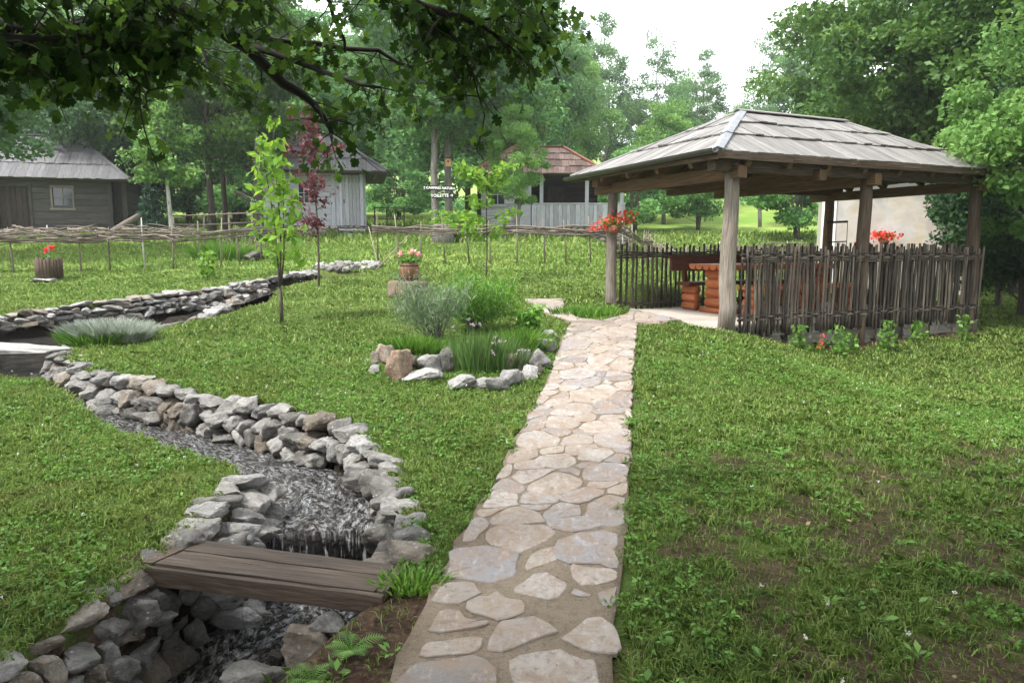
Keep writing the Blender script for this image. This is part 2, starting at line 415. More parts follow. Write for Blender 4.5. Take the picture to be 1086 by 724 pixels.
def grass_mat():
    t = NT('grass_blade'); r = t.attr('rnd'); p = t.pos()
    c = t.ramp(r, [(0, (.080, .145, .026)), (.45, (.165, .265, .050)), (.86, (.28, .38, .09)), (.93, (.33, .35, .11)), (1, (.46, .40, .2))])
    n = t.noise(p, .55, 4); n2 = t.noise(p, .16, 2)
    n6 = t.noise(p, 7, 4, .7); n7 = t.noise(p, 3.3, 3, .6)
    c = t.mix(t.ramp(n6, [(.52, 0.0), (.68, .55)]), c, (.095, .205, .075)); c = t.mix(t.ramp(n7, [(.56, 0.0), (.70, .55)]), c, (.23, .20, .085))
    c = t.mix(t.ramp(n, [(.4, 0.0), (.68, .45)]), c, (.24, .31, .075))
    c = t.mix(t.ramp(n2, [(.42, 0.0), (.65, .35)]), c, (.115, .225, .03))
    t.fin(c, .55, .3)
    tr = t.new('ShaderNodeBsdfTranslucent'); t.l(c, tr.inputs[0]); mx = t.new('ShaderNodeMixShader'); mx.inputs[0].default_value = .3
    t.l(t.b.outputs[0], mx.inputs[1]); t.l(tr.outputs[0], mx.inputs[2]); t.l(mx.outputs[0], t.out.inputs[0]); return t.m
M['GRASS'] = grass_mat()
def ground_mat():
    t = NT('soil_and_turf'); p = t.pos(); d = t.attr('dirt'); far = t.attr('far')
    n = t.noise(p, 6, 6); n2 = t.noise(p, 45, 4); n3 = t.noise(p, .35, 4); n4 = t.noise(p, 1.7, 5)
    soil = t.ramp(n, [(.3, (.028, .018, .012)), (.55, (.068, .042, .027)), (.8, (.135, .088, .058))])
    soil = t.mix(t.ramp(n2, [(.5, 0.0), (.72, .7)]), soil, (.16, .12, .085)); n5 = t.noise(p, 18, 5, .7); soil = t.mix(t.ramp(n5, [(.36, .8), (.52, 0.0)]), soil, (.02, .014, .010))
    turf = t.ramp(n, [(.3, (.04, .07, .014)), (.7, (.085, .13, .028))])
    mead = t.mix(t.ramp(n3, [(.35, 0.0), (.65, 1.0)]), (.155, .265, .05), (.27, .345, .085))
    mead = t.mix(t.ramp(n4, [(.4, 0.0), (.7, .5)]), mead, (.13, .23, .045))
    turf = t.mix(far, turf, mead)
    c = t.mix(d, turf, soil)
    c = t.mix(t.attr('wet'), c, (.028, .022, .017))
    t.bump(t.math('ADD', n, t.math('MULTIPLY', n2, .6)), 1.0, .05)
    return t.fin(c, .95, .1)
M['GROUND'] = ground_mat()
def flag_mat():
    t = NT('flagstone'); p = t.pos(); r = t.attr('rnd')
    n = t.noise(p, 7, 8, .75, .8); n2 = t.noise(p, 30, 5, .7); n3 = t.noise(t.map(p, (14, 5, 5)), 2, 5, .7)
    c = t.ramp(r, [(0, (.14, .132, .135)), (.25, (.24, .22, .20)), (.45, (.29, .255, .215)), (.65, (.34, .325, .305)), (.85, (.20, .193, .202)), (1, (.33, .295, .255))])
    nd = t.noise(p, 1.3, 3); c = t.mix(t.ramp(nd, [(.42, 0.0), (.66, .55)]), c, (.26, .195, .14))
    c = t.mix(t.ramp(n, [(.40, .8), (.56, 0.0)]), c, (.22, .155, .105))
    c = t.mix(t.ramp(n3, [(.54, 0.0), (.70, .45)]), c, (.45, .435, .44))
    c = t.mix(t.ramp(n2, [(.33, .6), (.48, 0.0)]), c, (.13, .11, .10))
    t.bump(t.math('ADD', n, t.math('MULTIPLY', n2, .35)), .75, .02)
    return t.fin(c, .62, .35)
M['FLAG'] = flag_mat()
def mortar_mat():
    t = NT('sandy_mortar'); p = t.pos(); n = t.noise(p, 4, 6); n2 = t.noise(p, 160, 2, .6)
    c = t.ramp(n, [(.3, (.25, .20, .145)), (.7, (.39, .325, .25))])
    c = t.mix(t.ramp(n2, [(.34, .5), (.55, 0.0)]), c, (.17, .13, .09))
    n4 = t.noise(p, 26, 5, .75); c = t.mix(t.ramp(n4, [(.34, .55), (.50, 0.0)]), c, (.15, .112, .078))
    t.bump(t.math('ADD', n4, t.math('MULTIPLY', n2, .8)), 1.0, .03); return t.fin(c, .95, .1)
M['MORTAR'] = mortar_mat()
def conc_mat():
    t = NT('concrete_floor'); p = t.pos(); n = t.noise(p, 3, 6); n2 = t.noise(p, 40, 3)
    c = t.ramp(n, [(.3, (.34, .30, .26)), (.7, (.50, .46, .41))]); c = t.mix(t.ramp(n2, [(.35, .4), (.5, 0.0)]), c, (.2, .18, .15))
    t.bump(n2, .3, .01); return t.fin(c, .8, .25)
M['CONC'] = conc_mat()
def water_mat():
    t = NT('stream_water'); p = t.pos(); f = t.attr('foam_glint')
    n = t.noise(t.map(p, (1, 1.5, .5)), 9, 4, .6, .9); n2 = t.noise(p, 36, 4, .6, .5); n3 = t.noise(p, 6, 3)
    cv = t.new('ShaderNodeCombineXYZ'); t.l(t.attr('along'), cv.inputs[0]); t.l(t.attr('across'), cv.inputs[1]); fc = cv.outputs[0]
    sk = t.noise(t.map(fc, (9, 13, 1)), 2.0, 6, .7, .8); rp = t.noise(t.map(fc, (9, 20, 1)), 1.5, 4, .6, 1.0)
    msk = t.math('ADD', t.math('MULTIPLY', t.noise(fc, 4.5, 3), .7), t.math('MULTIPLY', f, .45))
    w = t.math('MULTIPLY', t.ramp(sk, [(.45, 0.0), (.68, 1.0)]), t.ramp(msk, [(.36, .0), (.56, .95)]))  # white streaks paint sky sparkle into the water colour, with some foam
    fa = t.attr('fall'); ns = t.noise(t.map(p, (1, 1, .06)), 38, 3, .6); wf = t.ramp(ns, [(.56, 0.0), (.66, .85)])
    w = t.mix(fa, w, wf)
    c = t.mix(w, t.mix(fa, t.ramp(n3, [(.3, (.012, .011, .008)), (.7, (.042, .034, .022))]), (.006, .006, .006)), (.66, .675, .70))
    t.bump(t.math('ADD', rp, t.math('MULTIPLY', n2, .35)), 1.0, .16)
    t.b.inputs['IOR'].default_value = 1.33
    return t.fin(c, .06, .9)
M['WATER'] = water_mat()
def plaster_mat():
    t = NT('pale_stone_wall'); g = t.attr('gc', 'Vector'); 
    nz = t.new('ShaderNodeTexNoise'); nz.inputs['Scale'].default_value = 1.4; t.l(g, nz.inputs['Vector'])
    wv = t.mix(.42, g, nz.outputs[1])
    v = t.new('ShaderNodeTexVoronoi'); v.inputs['Scale'].default_value = 3.4; t.l(wv, v.inputs['Vector'])
    e = t.new('ShaderNodeTexVoronoi', feature='DISTANCE_TO_EDGE'); e.inputs['Scale'].default_value = 3.4; t.l(wv, e.inputs['Vector'])
    sep = t.new('ShaderNodeSeparateColor'); t.l(v.outputs[1], sep.inputs[0])
    c = t.ramp(sep.outputs[0], [(0, (.36, .34, .32)), (.3, (.46, .44, .43)), (.55, (.47, .39, .28)), (.75, (.38, .32, .27)), (1, (.48, .46, .44))])
    n = t.noise(g, 5, 6); c = t.mix(t.ramp(n, [(.35, .55), (.6, 0.0)]), c, (.36, .33, .31))
    c = t.mix(t.ramp(e.outputs[0], [(.0, .5), (.22, 0.0)]), c, (.46, .44, .41))
    t.bump(n, .6, .03); return t.fin(c, .9, .15)
M['STONEWALL'] = plaster_mat()
def rubble_mat():
    t = NT('rubble_base'); g = t.attr('gc', 'Vector'); gm = t.map(g, (1, 1, 2.2))
    v = t.new('ShaderNodeTexVoronoi'); v.inputs['Scale'].default_value = 3.2; t.l(gm, v.inputs['Vector'])
    e = t.new('ShaderNodeTexVoronoi', feature='DISTANCE_TO_EDGE'); e.inputs['Scale'].default_value = 3.2; t.l(gm, e.inputs['Vector'])
    sep = t.new('ShaderNodeSeparateColor'); t.l(v.outputs[1], sep.inputs[0])
    c = t.ramp(sep.outputs[0], [(0, (.22, .20, .18)), (.5, (.38, .34, .30)), (1, (.52, .48, .44))])
    n = t.noise(g, 8, 6); c = t.mix(t.ramp(n, [(.35, .6), (.6, 0.0)]), c, (.16, .13, .1))
    c = t.mix(t.ramp(e.outputs[0], [(.03, .9), (.1, 0.0)]), c, (.06, .05, .04))
    t.bump(t.ramp(e.outputs[0], [(0, 0.0), (.15, 1.0)]), .9, .05); return t.fin(c, .9, .15)
M['RUBBLE'] = rubble_mat()

# ------------------------------------------------------------------ world, sun, camera
w = bpy.data.worlds.new('World'); scene.world = w; w.use_nodes = True
nt = w.node_tree; bg = nt.nodes['Background']
sky = nt.nodes.new('ShaderNodeTexSky'); sky.sky_type = 'NISHITA'; sky.sun_disc = False
SEL, SAZ = radians(55), radians(-122)     # sun high, behind the clouds to the left
sky.sun_elevation = SEL; sky.sun_rotation = SAZ
tc = nt.nodes.new('ShaderNodeTexCoord'); nz = nt.nodes.new('ShaderNodeTexNoise'); nz.inputs['Scale'].default_value = 2.2; nz.inputs['Detail'].default_value = 5
nt.links.new(tc.outputs['Generated'], nz.inputs['Vector'])
cr = nt.nodes.new('ShaderNodeValToRGB'); cr.color_ramp.elements[0].color = (9.5, 9.8, 10.3, 1); cr.color_ramp.elements[1].color = (13, 13.1, 13.3, 1)
cr.color_ramp.elements[0].position = .3; cr.color_ramp.elements[1].position = .7
nt.links.new(nz.outputs[0], cr.inputs[0])
mx = nt.nodes.new('ShaderNodeMix'); mx.data_type = 'RGBA'; mx.inputs[0].default_value = .88
nt.links.new(sky.outputs[0], mx.inputs[6]); nt.links.new(cr.outputs[0], mx.inputs[7]); nt.links.new(mx.outputs[2], bg.inputs[0])
bg.inputs[1].default_value = .088
sd = bpy.data.lights.new('sun', 'SUN'); sd.energy = 2.3; sd.angle = radians(11); sd.color = (1, .965, .9)
so = link(bpy.data.objects.new('sun', sd))
sdir = Vector((sin(SAZ) * cos(SEL), cos(SAZ) * cos(SEL), sin(SEL)))
so.rotation_euler = sdir.to_track_quat('Z', 'Y').to_euler()
cd = bpy.data.cameras.new('camera'); cam = link(bpy.data.objects.new('camera', cd)); scene.camera = cam
cd.sensor_width = 36; cd.sensor_fit = 'HORIZONTAL'; cd.lens = F / 1086 * 36; cd.clip_start = .05; cd.clip_end = 2000
cam.location = (0, 0, CZ); cam.rotation_euler = (radians(90) - PITCH, 0, 0)
vs = scene.view_settings; vs.view_transform = 'Standard'; vs.look = 'None'; vs.exposure = 1.6; vs.gamma = 1; vs.use_curve_mapping = False
scene.cycles.max_bounces = 6; scene.cycles.diffuse_bounces = 3; scene.cycles.glossy_bounces = 2; scene.cycles.transmission_bounces = 3
scene.cycles.transparent_max_bounces = 4; scene.cycles.volume_bounces = 0

# ------------------------------------------------------------------ ground sheet
def lines(parts):
    out = []
    for a, b, st in parts: out.append(np.arange(a, b - 1e-6, st))
    return np.unique(np.round(np.concatenate(out), 4))
gx = lines([(-220, -60, 20), (-60, -26, 3), (-26, -9, .5), (-9, -6, .12), (-6, 1.6, .055), (1.6, 9, .16), (9, 30, .8), (30, 60, 3), (60, 221, 20)])
gy = lines([(-60, 0, 6), (0, 1.6, .2), (1.6, 9.5, .055), (9.5, 15, .12), (15, 32, .5), (32, 70, 1.6), (70, 251, 12)])
X, Y = np.meshgrid(gx, gy); Z = ground(X.ravel(), Y.ravel())
V = np.stack([X.ravel(), Y.ravel(), Z], 1)
ny, nx = X.shape
i = np.arange(ny * nx).reshape(ny, nx)
FA = np.stack([i[:-1, :-1].ravel(), i[:-1, 1:].ravel(), i[1:, 1:].ravel(), i[1:, :-1].ravel()], 1)
s_, side_, st_, wz_, dm_ = stream_info(V[:, 0], V[:, 1])
dm = np.maximum(dirt_mask(V[:, 0], V[:, 1]), (s_ < .99) * 1.0)
far = ss(9, 22, V[:, 1])
g = np_mesh('ground', V, FA, M['GROUND'], smooth=True, extra={'dirt': dm, 'far': far, 'wet': (1 - ss(.9, .99, s_)) * np.where((st_ > 19.3) & (side_ > 0), .3, 1.0)}); tag(g, kind='structure')

# water sheet
vw = []; fo = []; fl = []; fu = []; fv = []; nA = 13; run = 0.0; pc = None
tt = []
for k in range(len(SC) - 1):
    m = 3 if k in (17,) else 12
    tt += [k + q / m for q in range(m)]
tt.append(len(SC) - 1)
for t in tt:
    k = min(int(t), len(SC) - 2); f_ = t - k
    a = SL[k].lerp(SL[k + 1], f_); b = SR[k].lerp(SR[k + 1], f_); z = SZ[k] * (1 - f_) + SZ[k + 1] * f_
    cc = a.lerp(b, .5); run += 0 if pc is None else hypot(cc.x - pc.x, cc.y - pc.y); pc = cc
    for q in range(nA):
        e = .06 + .88 * q / (nA - 1); p = a.lerp(b, e)
        rip = (fbm(p.x * 6, p.y * 6, 5) - .5) * .035
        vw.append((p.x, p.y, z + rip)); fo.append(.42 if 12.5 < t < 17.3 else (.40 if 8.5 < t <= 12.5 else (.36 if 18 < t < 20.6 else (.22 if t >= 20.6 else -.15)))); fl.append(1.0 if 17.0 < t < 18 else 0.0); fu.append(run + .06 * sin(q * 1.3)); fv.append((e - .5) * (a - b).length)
fw = []
for r_ in range(len(tt) - 1):
    for q in range(nA - 1): fw.append((r_ * nA + q, r_ * nA + q + 1, (r_ + 1) * nA + q + 1, (r_ + 1) * nA + q))
wv = np_mesh('stream_water', np.array(vw), np.array(fw), M['WATER'], smooth=True, extra={'foam_glint': fo, 'fall': fl, 'along': fu, 'across': fv}); tag(wv, kind='structure')

# ------------------------------------------------------------------ path with flagstones
def clip(poly, nx_, ny_, c):
    out = []
    for i in range(len(poly)):
        a = poly[i]; b = poly[(i + 1) % len(poly)]
        da = a[0] * nx_ + a[1] * ny_ - c; db = b[0] * nx_ + b[1] * ny_ - c
        if da <= 0: out.append(a)
        if (da < 0 < db) or (db < 0 < da):
            t = da / (da - db); out.append((a[0] + (b[0] - a[0]) * t, a[1] + (b[1] - a[1]) * t))
    return out

def inset(poly, d):
    cx = sum(p[0] for p in poly) / len(poly); cy = sum(p[1] for p in poly) / len(poly)
    out = poly
    for i in range(len(poly)):
        a = poly[i]; b = poly[(i + 1) % len(poly)]
        ex, ey = b[0] - a[0], b[1] - a[1]; L = hypot(ex, ey)
        if L < 1e-5: continue
        nx_, ny_ = ey / L, -ex / L
        if (cx - a[0]) * nx_ + (cy - a[1]) * ny_ > 0: nx_, ny_ = -nx_, -ny_
        out = clip(out, nx_, ny_, a[0] * nx_ + a[1] * ny_ - d)
        if len(out) < 3: return []
    return out

def flag_strip(LR, s0, s1, name, rng, seed, wide):
    """LR(s)->left,right world xy. cells in (s, across) metres, mapped on."""
    rr = random.Random(seed)
    a0, b0 = LR((s0 + s1) / 2); W = (b0 - a0).length
    sites = []; wts = []
    tries = 0
    while tries < 4000:
        tries += 1
        p = (rr.uniform(s0 - .2, s1 + .2), rr.uniform(-.1, W + .1))
        mind = rng[0] + (rng[1] - rng[0]) * rr.random() ** 1.5
        if all(hypot((p[0] - q[0]) * 1.35, p[1] - q[1]) > mind for q in sites): sites.append(p); wts.append(rr.uniform(0, .75) * mind ** 2)
    mbm = MB(); mbs = MB()
    # mortar bed
    n = int((s1 - s0) / .12) + 2
    top = []; 
    for i in range(n):
        s = s0 + (s1 - s0) * i / (n - 1); a, b = LR(s)
        row = []
        for q in range(9):
            p = a.lerp(b, q / 8); 
            if q in (0, 8): p = p + (b - a).normalized() * ((vnoise(s * 5, q, 3) - .5) * .06)
            row.append(Vector((p.x, p.y, float(base1(p.x, p.y)) + .022)))
        top.append(row)
    v = []; f = []
    for row in top:
        v.append(row[0] - Vector((0, 0, .12))); v += row; v.append(row[-1] - Vector((0, 0, .12)))
    for i in range(n - 1):
        for q in range(10): f.append((i * 11 + q, i * 11 + q + 1, (i + 1) * 11 + q + 1, (i + 1) * 11 + q))
    mbm.add(v, f, None, .5)
    for i, p in enumerate(sites):
        poly = [(s0, 0), (s1, 0), (s1, W), (s0, W)]
        for j, q in enumerate(sites):
            if i == j or hypot(p[0] - q[0], p[1] - q[1]) > 1.2: continue
            mx_, my_ = (p[0] + q[0]) / 2, (p[1] + q[1]) / 2; nx_, ny_ = q[0] - p[0], q[1] - p[1]
            poly = clip(poly, nx_, ny_, mx_ * nx_ + my_ * ny_ + (wts[i] - wts[j]) / 2)
            if len(poly) < 3: break
        if len(poly) < 3: continue
        gap = wide(p[0], rr)
        if gap is None: continue
        poly = inset(poly, gap)
        if len(poly) < 3: continue
        area = abs(sum(poly[k][0] * poly[(k + 1) % len(poly)][1] - poly[(k + 1) % len(poly)][0] * poly[k][1] for k in range(len(poly)))) / 2
        if area < .006: continue
        # roughen the outline
        pts = []
        for k in range(len(poly)):
            a = poly[k]; b = poly[(k + 1) % len(poly)]; L = hypot(b[0] - a[0], b[1] - a[1]); m = max(1, int(L / .05))
            for q in range(m):
                t = (q + .25 + .5 * (m > 1) * 0) / m; pts.append((a[0] + (b[0] - a[0]) * t + rr.uniform(-.010, .010), a[1] + (b[1] - a[1]) * t + rr.uniform(-.010, .010)))
        if len(pts) < 3: continue
        wob = .085 if gap > .0075 else .022
        pts = [((pts[k][0] * 14 + pts[k - 1][0] + pts[(k + 1) % len(pts)][0]) / 16 + (vnoise(pts[k][0] * 9, pts[k][1] * 9, i * .37) - .5) * wob, (pts[k][1] * 14 + pts[k - 1][1] + pts[(k + 1) % len(pts)][1]) / 16 + (vnoise(pts[k][0] * 9, pts[k][1] * 9, i * .37 + 5) - .5) * wob) for k in range(len(pts))]
        th = rr.uniform(.0265, .032) if gap > .0075 else rr.uniform(.026, .031); tx, ty = rr.uniform(-.02, .02), rr.uniform(-.02, .02)
        cx = sum(q[0] for q in pts) / len(pts); cy = sum(q[1] for q in pts) / len(pts)
        def W3(s, wq, h):
            a, b = LR(min(max(s, s0), s1)); q = a.lerp(b, wq / W)
            return Vector((q.x, q.y, base1(q.x, q.y) + h + (s - cx) * tx + (wq - cy) * ty))
        m = len(pts)
        lo = [W3(*q, .01) for q in pts]; hi = [W3(*q, th - .004) for q in pts]
        i1 = [W3(cx + (q[0] - cx) * .96, cy + (q[1] - cy) * .96, th) for q in pts]
        i2 = [W3(cx + (q[0] - cx) * .5, cy + (q[1] - cy) * .5, th + rr.uniform(-.004, .003)) for q in pts]
        vv = lo + hi + i1 + i2 + [W3(cx, cy, th)]; ff = []
        for ring in range(3):
            for k in range(m): ff.append((ring * m + k, ring * m + (k + 1) % m, (ring + 1) * m + (k + 1) % m, (ring + 1) * m + k))
        for k in range(m): ff.append((3 * m + k, 3 * m + (k + 1) % m, 4 * m))
        mbs.add(vv, ff, None, rr.random())
    o = mbm.build(name, M['MORTAR'], smooth=True); tag(o, kind='structure')
    q = mbs.build('flagstones', M['FLAG'], o, smooth=False)
    return o

def mainLR(s):
    a, b = path_lr(s); return Vector((float(a), s, 0)), Vector((float(b), s, 0))
def gap1(s, rr):
    if s < 3.65: return None if rr.random() < .06 else rr.uniform(.010, .026)
    return rr.uniform(.0015, .0045)
flag_strip(mainLR, PY0, PY1, 'path', (.17, .40), 3, gap1)
# apron to the shelter and the side spur to the upper lawn
e0 = P(640, 343); e1 = g2w(-.32, .35); e1b = g2w(-.32, 2.2)
apA = [P(603, 343), P(640, 325)]; 
def spur_fn(pl, pr):
    dl = [0]; 
    for i in range(1, len(pl)): dl.append(dl[-1] + ((pl[i] + pr[i]) / 2 - (pl[i - 1] + pr[i - 1]) / 2).length)
    def LR(s):
        k = 0
        while k < len(dl) - 2 and s > dl[k + 1]: k += 1
        t = (s - dl[k]) / (dl[k + 1] - dl[k]); a = pl[k].lerp(pl[k + 1], t); b = pr[k].lerp(pr[k + 1], t)
        return Vector((a.x, a.y, 0)), Vector((b.x, b.y, 0))
    return LR, dl[-1]
gap2 = lambda s, rr: rr.uniform(.004, .012)
LRa, La = spur_fn([P(606, 343), P(585, 336), P(568, 328), P(554, 318)], [P(642, 342.5), P(610, 338), P(599, 328), P(598, 318)])
flag_strip(LRa, 0, La, 'footpath', (.24, .4), 5, gap2)
LRb, Lb = spur_fn([P(638, 342), P(664, 335), g2w(-.33, 1.7)], [P(676, 344), P(700, 345), g2w(-.33, .25)])
flag_strip(LRb, 0, Lb, 'shelter_path', (.26, .45), 7, gap2)

# ------------------------------------------------------------------ rocks
def rock_mesh(seed, flat=1.0):
    rr = random.Random(seed); bm = bmesh.new(); bmesh.ops.create_icosphere(bm, subdivisions=4, radius=1)
    planes = []
    for k in range(rr.randint(14, 20)):
        n = Vector((rr.gauss(0, 1), rr.gauss(0, 1), rr.gauss(0, 1))).normalized(); planes.append((n, rr.uniform(.42, .80)))
    planes.append((Vector((rr.uniform(-.12, .12), rr.uniform(-.12, .12), 1)).normalized(), .6))
    planes.append((Vector((rr.uniform(-.15, .15), -1, rr.uniform(-.2, .3))).normalized(), .62))
    off = Vector((seed * 3.1, 1.7, .3))
    for v in bm.verts:
        p = v.co.copy()
        for n, d in planes:
            q = p.dot(n) - d
            if q > 0: p -= n * q * .96
        p *= 1 + .22 * mnoise.noise(p * 1.7 + off)
        p += v.co * (.07 * mnoise.noise(p * 5 + off) + .045 * mnoise.noise(p * 11 + off))
        v.co = p
    for e in (0, 1, 2):
        m = max(abs(v.co[e]) for v in bm.verts)
        for v in bm.verts: v.co[e] /= m * 2
    me = bpy.data.meshes.new('rock'); bm.to_mesh(me); bm.free()
    me.polygons.foreach_set('use_smooth', [True] * len(me.polygons)); return me
ROCKS = {k: [rock_mesh(i * 7 + j * 101) for i in range(12)] for j, k in enumerate(('ROCK', 'ROCKB', 'ROCKR', 'ROCKW', 'ROCKD'))}
for k, ms in ROCKS.items():
    for me in ms: me.materials.append(M[k])

def rock(name, loc, size, rz=None, parent=None, kind='ROCK', tilt=.15):
    o = link(bpy.data.objects.new(name, RND.choice(ROCKS[kind]))); o.parent = parent
    o.location = loc; o.scale = size; o.rotation_euler = (U(-tilt, tilt), U(-tilt, tilt), U(0, 6.28) if rz is None else rz)
    return o

def stone_wall(label, pts, water_z, rows, wlen=(.15, .3), hgt=.14, depth=.22, kinds=('ROCK', 'ROCK', 'ROCKB', 'ROCK', 'ROCKW'), flip=1, rise=.05, batter=.04, limit=100):
    """pts: top edge world points; inward normal = flip * left normal"""
    root = thing('stone_wall', label, 'stone wall', pts[len(pts) // 2], 0, 'dry stone walls along the brook')
    o0 = root.location.copy(); cum = [0]
    for a, b in zip(pts, pts[1:]): cum.append(cum[-1] + hypot(a.x - b.x, a.y - b.y))
    n = 0
    for r_ in range(rows):
        s = U(-.05, .05)
        while s < cum[-1]:
            L = U(*wlen) * (1.15 if r_ == 0 else 1); sm = min(s + L / 2, cum[-1]); k = 0
            while k < len(cum) - 2 and sm > cum[k + 1]: k += 1
            t = (sm - cum[k]) / max(1e-6, cum[k + 1] - cum[k]); p = pts[k].lerp(pts[k + 1], t)
            wz = water_z[k] * (1 - t) + water_z[k + 1] * t
            d = (pts[k + 1] - pts[k]); d.z = 0; d.normalize(); nrm = Vector((-d.y, d.x, 0)) * flip
            top = base1(p.x, p.y) + rise
            z = top - hgt * (r_ + .5) + U(-.02, .02)
            if z > wz - .06 and n < limit:
                H = hgt * U(.95, 1.45) * (.9 if r_ == 0 else 1.15); D = depth * U(.8, 1.25)
                q = p + nrm * (batter * r_ + U(-.03, .05) - (.04 if r_ == 0 else 0)); q.z = z
                k_ = RND.choice(kinds)
                rock('stone', q - o0, (L * 1.14, D, H * 1.12), atan2(d.y, d.x) + U(-.18, .18) + (pi if RND.random() < .5 else 0), root, k_, .14); n += 1
            s += L * .84
    return root

S = lambda a, b, side: [(SL if side == 'L' else SR)[i].copy() for i in range(a, b + 1)]
stone_wall('grey stacked stone wall curving along the grassy right bank down to the little waterfall', S(8, 19, 'L'), SZ[8:20], 4, (.14, .27), .125, .26, flip=-1)
stone_wall('short heap-like stone wall on the left bank beside the waterfall, above the plank bridge', S(15, 19, 'R'), list(SZ[16:18]) + [-.36, -.39, -.4], 5, (.12, .22), .105, .28, ('ROCK', 'ROCK', 'ROCKW'), flip=1, rise=.05, batter=.055)
stone_wall('wall of big rough stones on the left bank below the plank bridge', S(19, 23, 'R'), SZ[19:24], 6, (.11, .23), .10, .20, ('ROCK', 'ROCKB', 'ROCK'), flip=1, rise=.02, batter=.012, limit=130)
stone_wall('long low stone wall on the far side of the pond, running up to the lawn', S(2, 7, 'R'), SZ[2:8], 4, (.14, .36), .085, .30, ('ROCK', 'ROCKB', 'ROCK', 'ROCKW'), flip=1, rise=.04)
stone_wall('low edging of flat stones on the near side of the pond inlet', S(3, 8, 'L'), SZ[3:9], 2, (.18, .36), .12, .25, ('ROCK', 'ROCKW', 'ROCKB'), flip=-1, rise=.03)
stone_wall('thin line of small stones edging the upper brook below the spring basin', S(0, 3, 'R'), SZ[0:4], 1, (.18, .34), .12, .3, ('ROCKW', 'ROCK'), flip=1, rise=.03)

# spring basin
sb = P(369, 284)
root = thing('spring_basin', 'round stone-lined spring basin in the lawn before the whitewashed cabin', 'spring basin', sb, 0)
for k in range(22):
    a = 2 * pi * k / 22; q = Vector((cos(a) * .68, sin(a) * .55, 0)); q.z = base1(sb.x + q.x, sb.y + q.y) - sb.z + .03
    rock('rim_stone', q, (U(.22, .34), U(.2, .3), U(.14, .24)), a + pi / 2, root, RND.choice(('ROCKW', 'ROCKW', 'ROCK')), .2)
for k in range(14):
    a = U(0, 6.28); rr_ = U(0, .42); rock('pebble', Vector((cos(a) * rr_, sin(a) * rr_ * .8, 0.03)), (.2, .18, .1), None, root, 'ROCKB')

# slab bridge at the pond outlet
pa = P(4, 372); 
slab = thing('slab_bridge', 'thick pale stone slab laid over the pond outlet', 'slab bridge', (SC[8][0], SC[8][1], SZ[8]), 0)
bm_ = rock_mesh(991); bm_.materials.append(M['ROCKB']); bp = rock_mesh(995); bp.materials.append(M['ROCKW'])
q = P(20, 374)
def child_mesh(name, me, parent, loc, sc, rot=(0, 0, 0)):
    o = link(bpy.data.objects.new(name, me)); o.parent = parent; o.location = loc; o.scale = sc; o.rotation_euler = rot; return o
b0 = Vector(slab.location)
child_mesh('slab', bp, slab, Vector((q.x - .15, q.y, q.z + .03)) - b0, (1.5, .36, .13), (0.02, .03, -.05))
child_mesh('slab_support', bm_, slab, Vector((q.x + .42, q.y + .05, q.z - .12)) - b0, (.22, .34, .26))
child_mesh('slab_support', bm_, slab, Vector((q.x - .62, q.y + .05, q.z - .12)) - b0, (.22, .34, .26))

# boulders in and beside the brook
ORD = ['first', 'second', 'third', 'fourth', 'fifth', 'sixth', 'seventh', 'eighth', 'ninth', 'tenth', 'eleventh', 'twelfth', 'thirteenth', 'fourteenth', 'fifteenth', 'sixteenth', 'seventeenth', 'eighteenth', 'nineteenth', 'twentieth']
for (u, v, w_, h_, z, kd, lb) in [
    (336, 690, 62, 44, -.17, 'ROCKB', 'long rounded tan boulder on the right bank below the plank bridge'),
    (347, 662, 44, 20, -.06, 'ROCKW', 'small pale boulder under the right end of the plank bridge'),
    (268, 724, 74, 34, -.36, 'ROCK', 'broad grey boulder in the brook at the bottom edge of the view'),
    (180, 712, 46, 34, -.42, 'ROCKD', 'wet brown boulder at the foot of the left bank wall below the bridge'),
    (412, 520, 34, 26, -.02, 'ROCKB', 'brown boulder in the water below the right wall near the waterfall lip'),
    (292, 700, 22, 14, -.40, 'ROCKD', 'little wet boulder touching the long tan one')]:
    d = ray(u, v); k = (z - CZ) / d[2]; p = Vector((d[0] * k, d[1] * k, z)); m = p.length / F
    o = rock('boulder', p + Vector((0, .03, 0)), (w_ * m * 1.15, w_ * m * .9, h_ * m * 1.5), U(-.3, .3), None, kd); tag(o, lb, 'boulder', 'boulders in the brook')
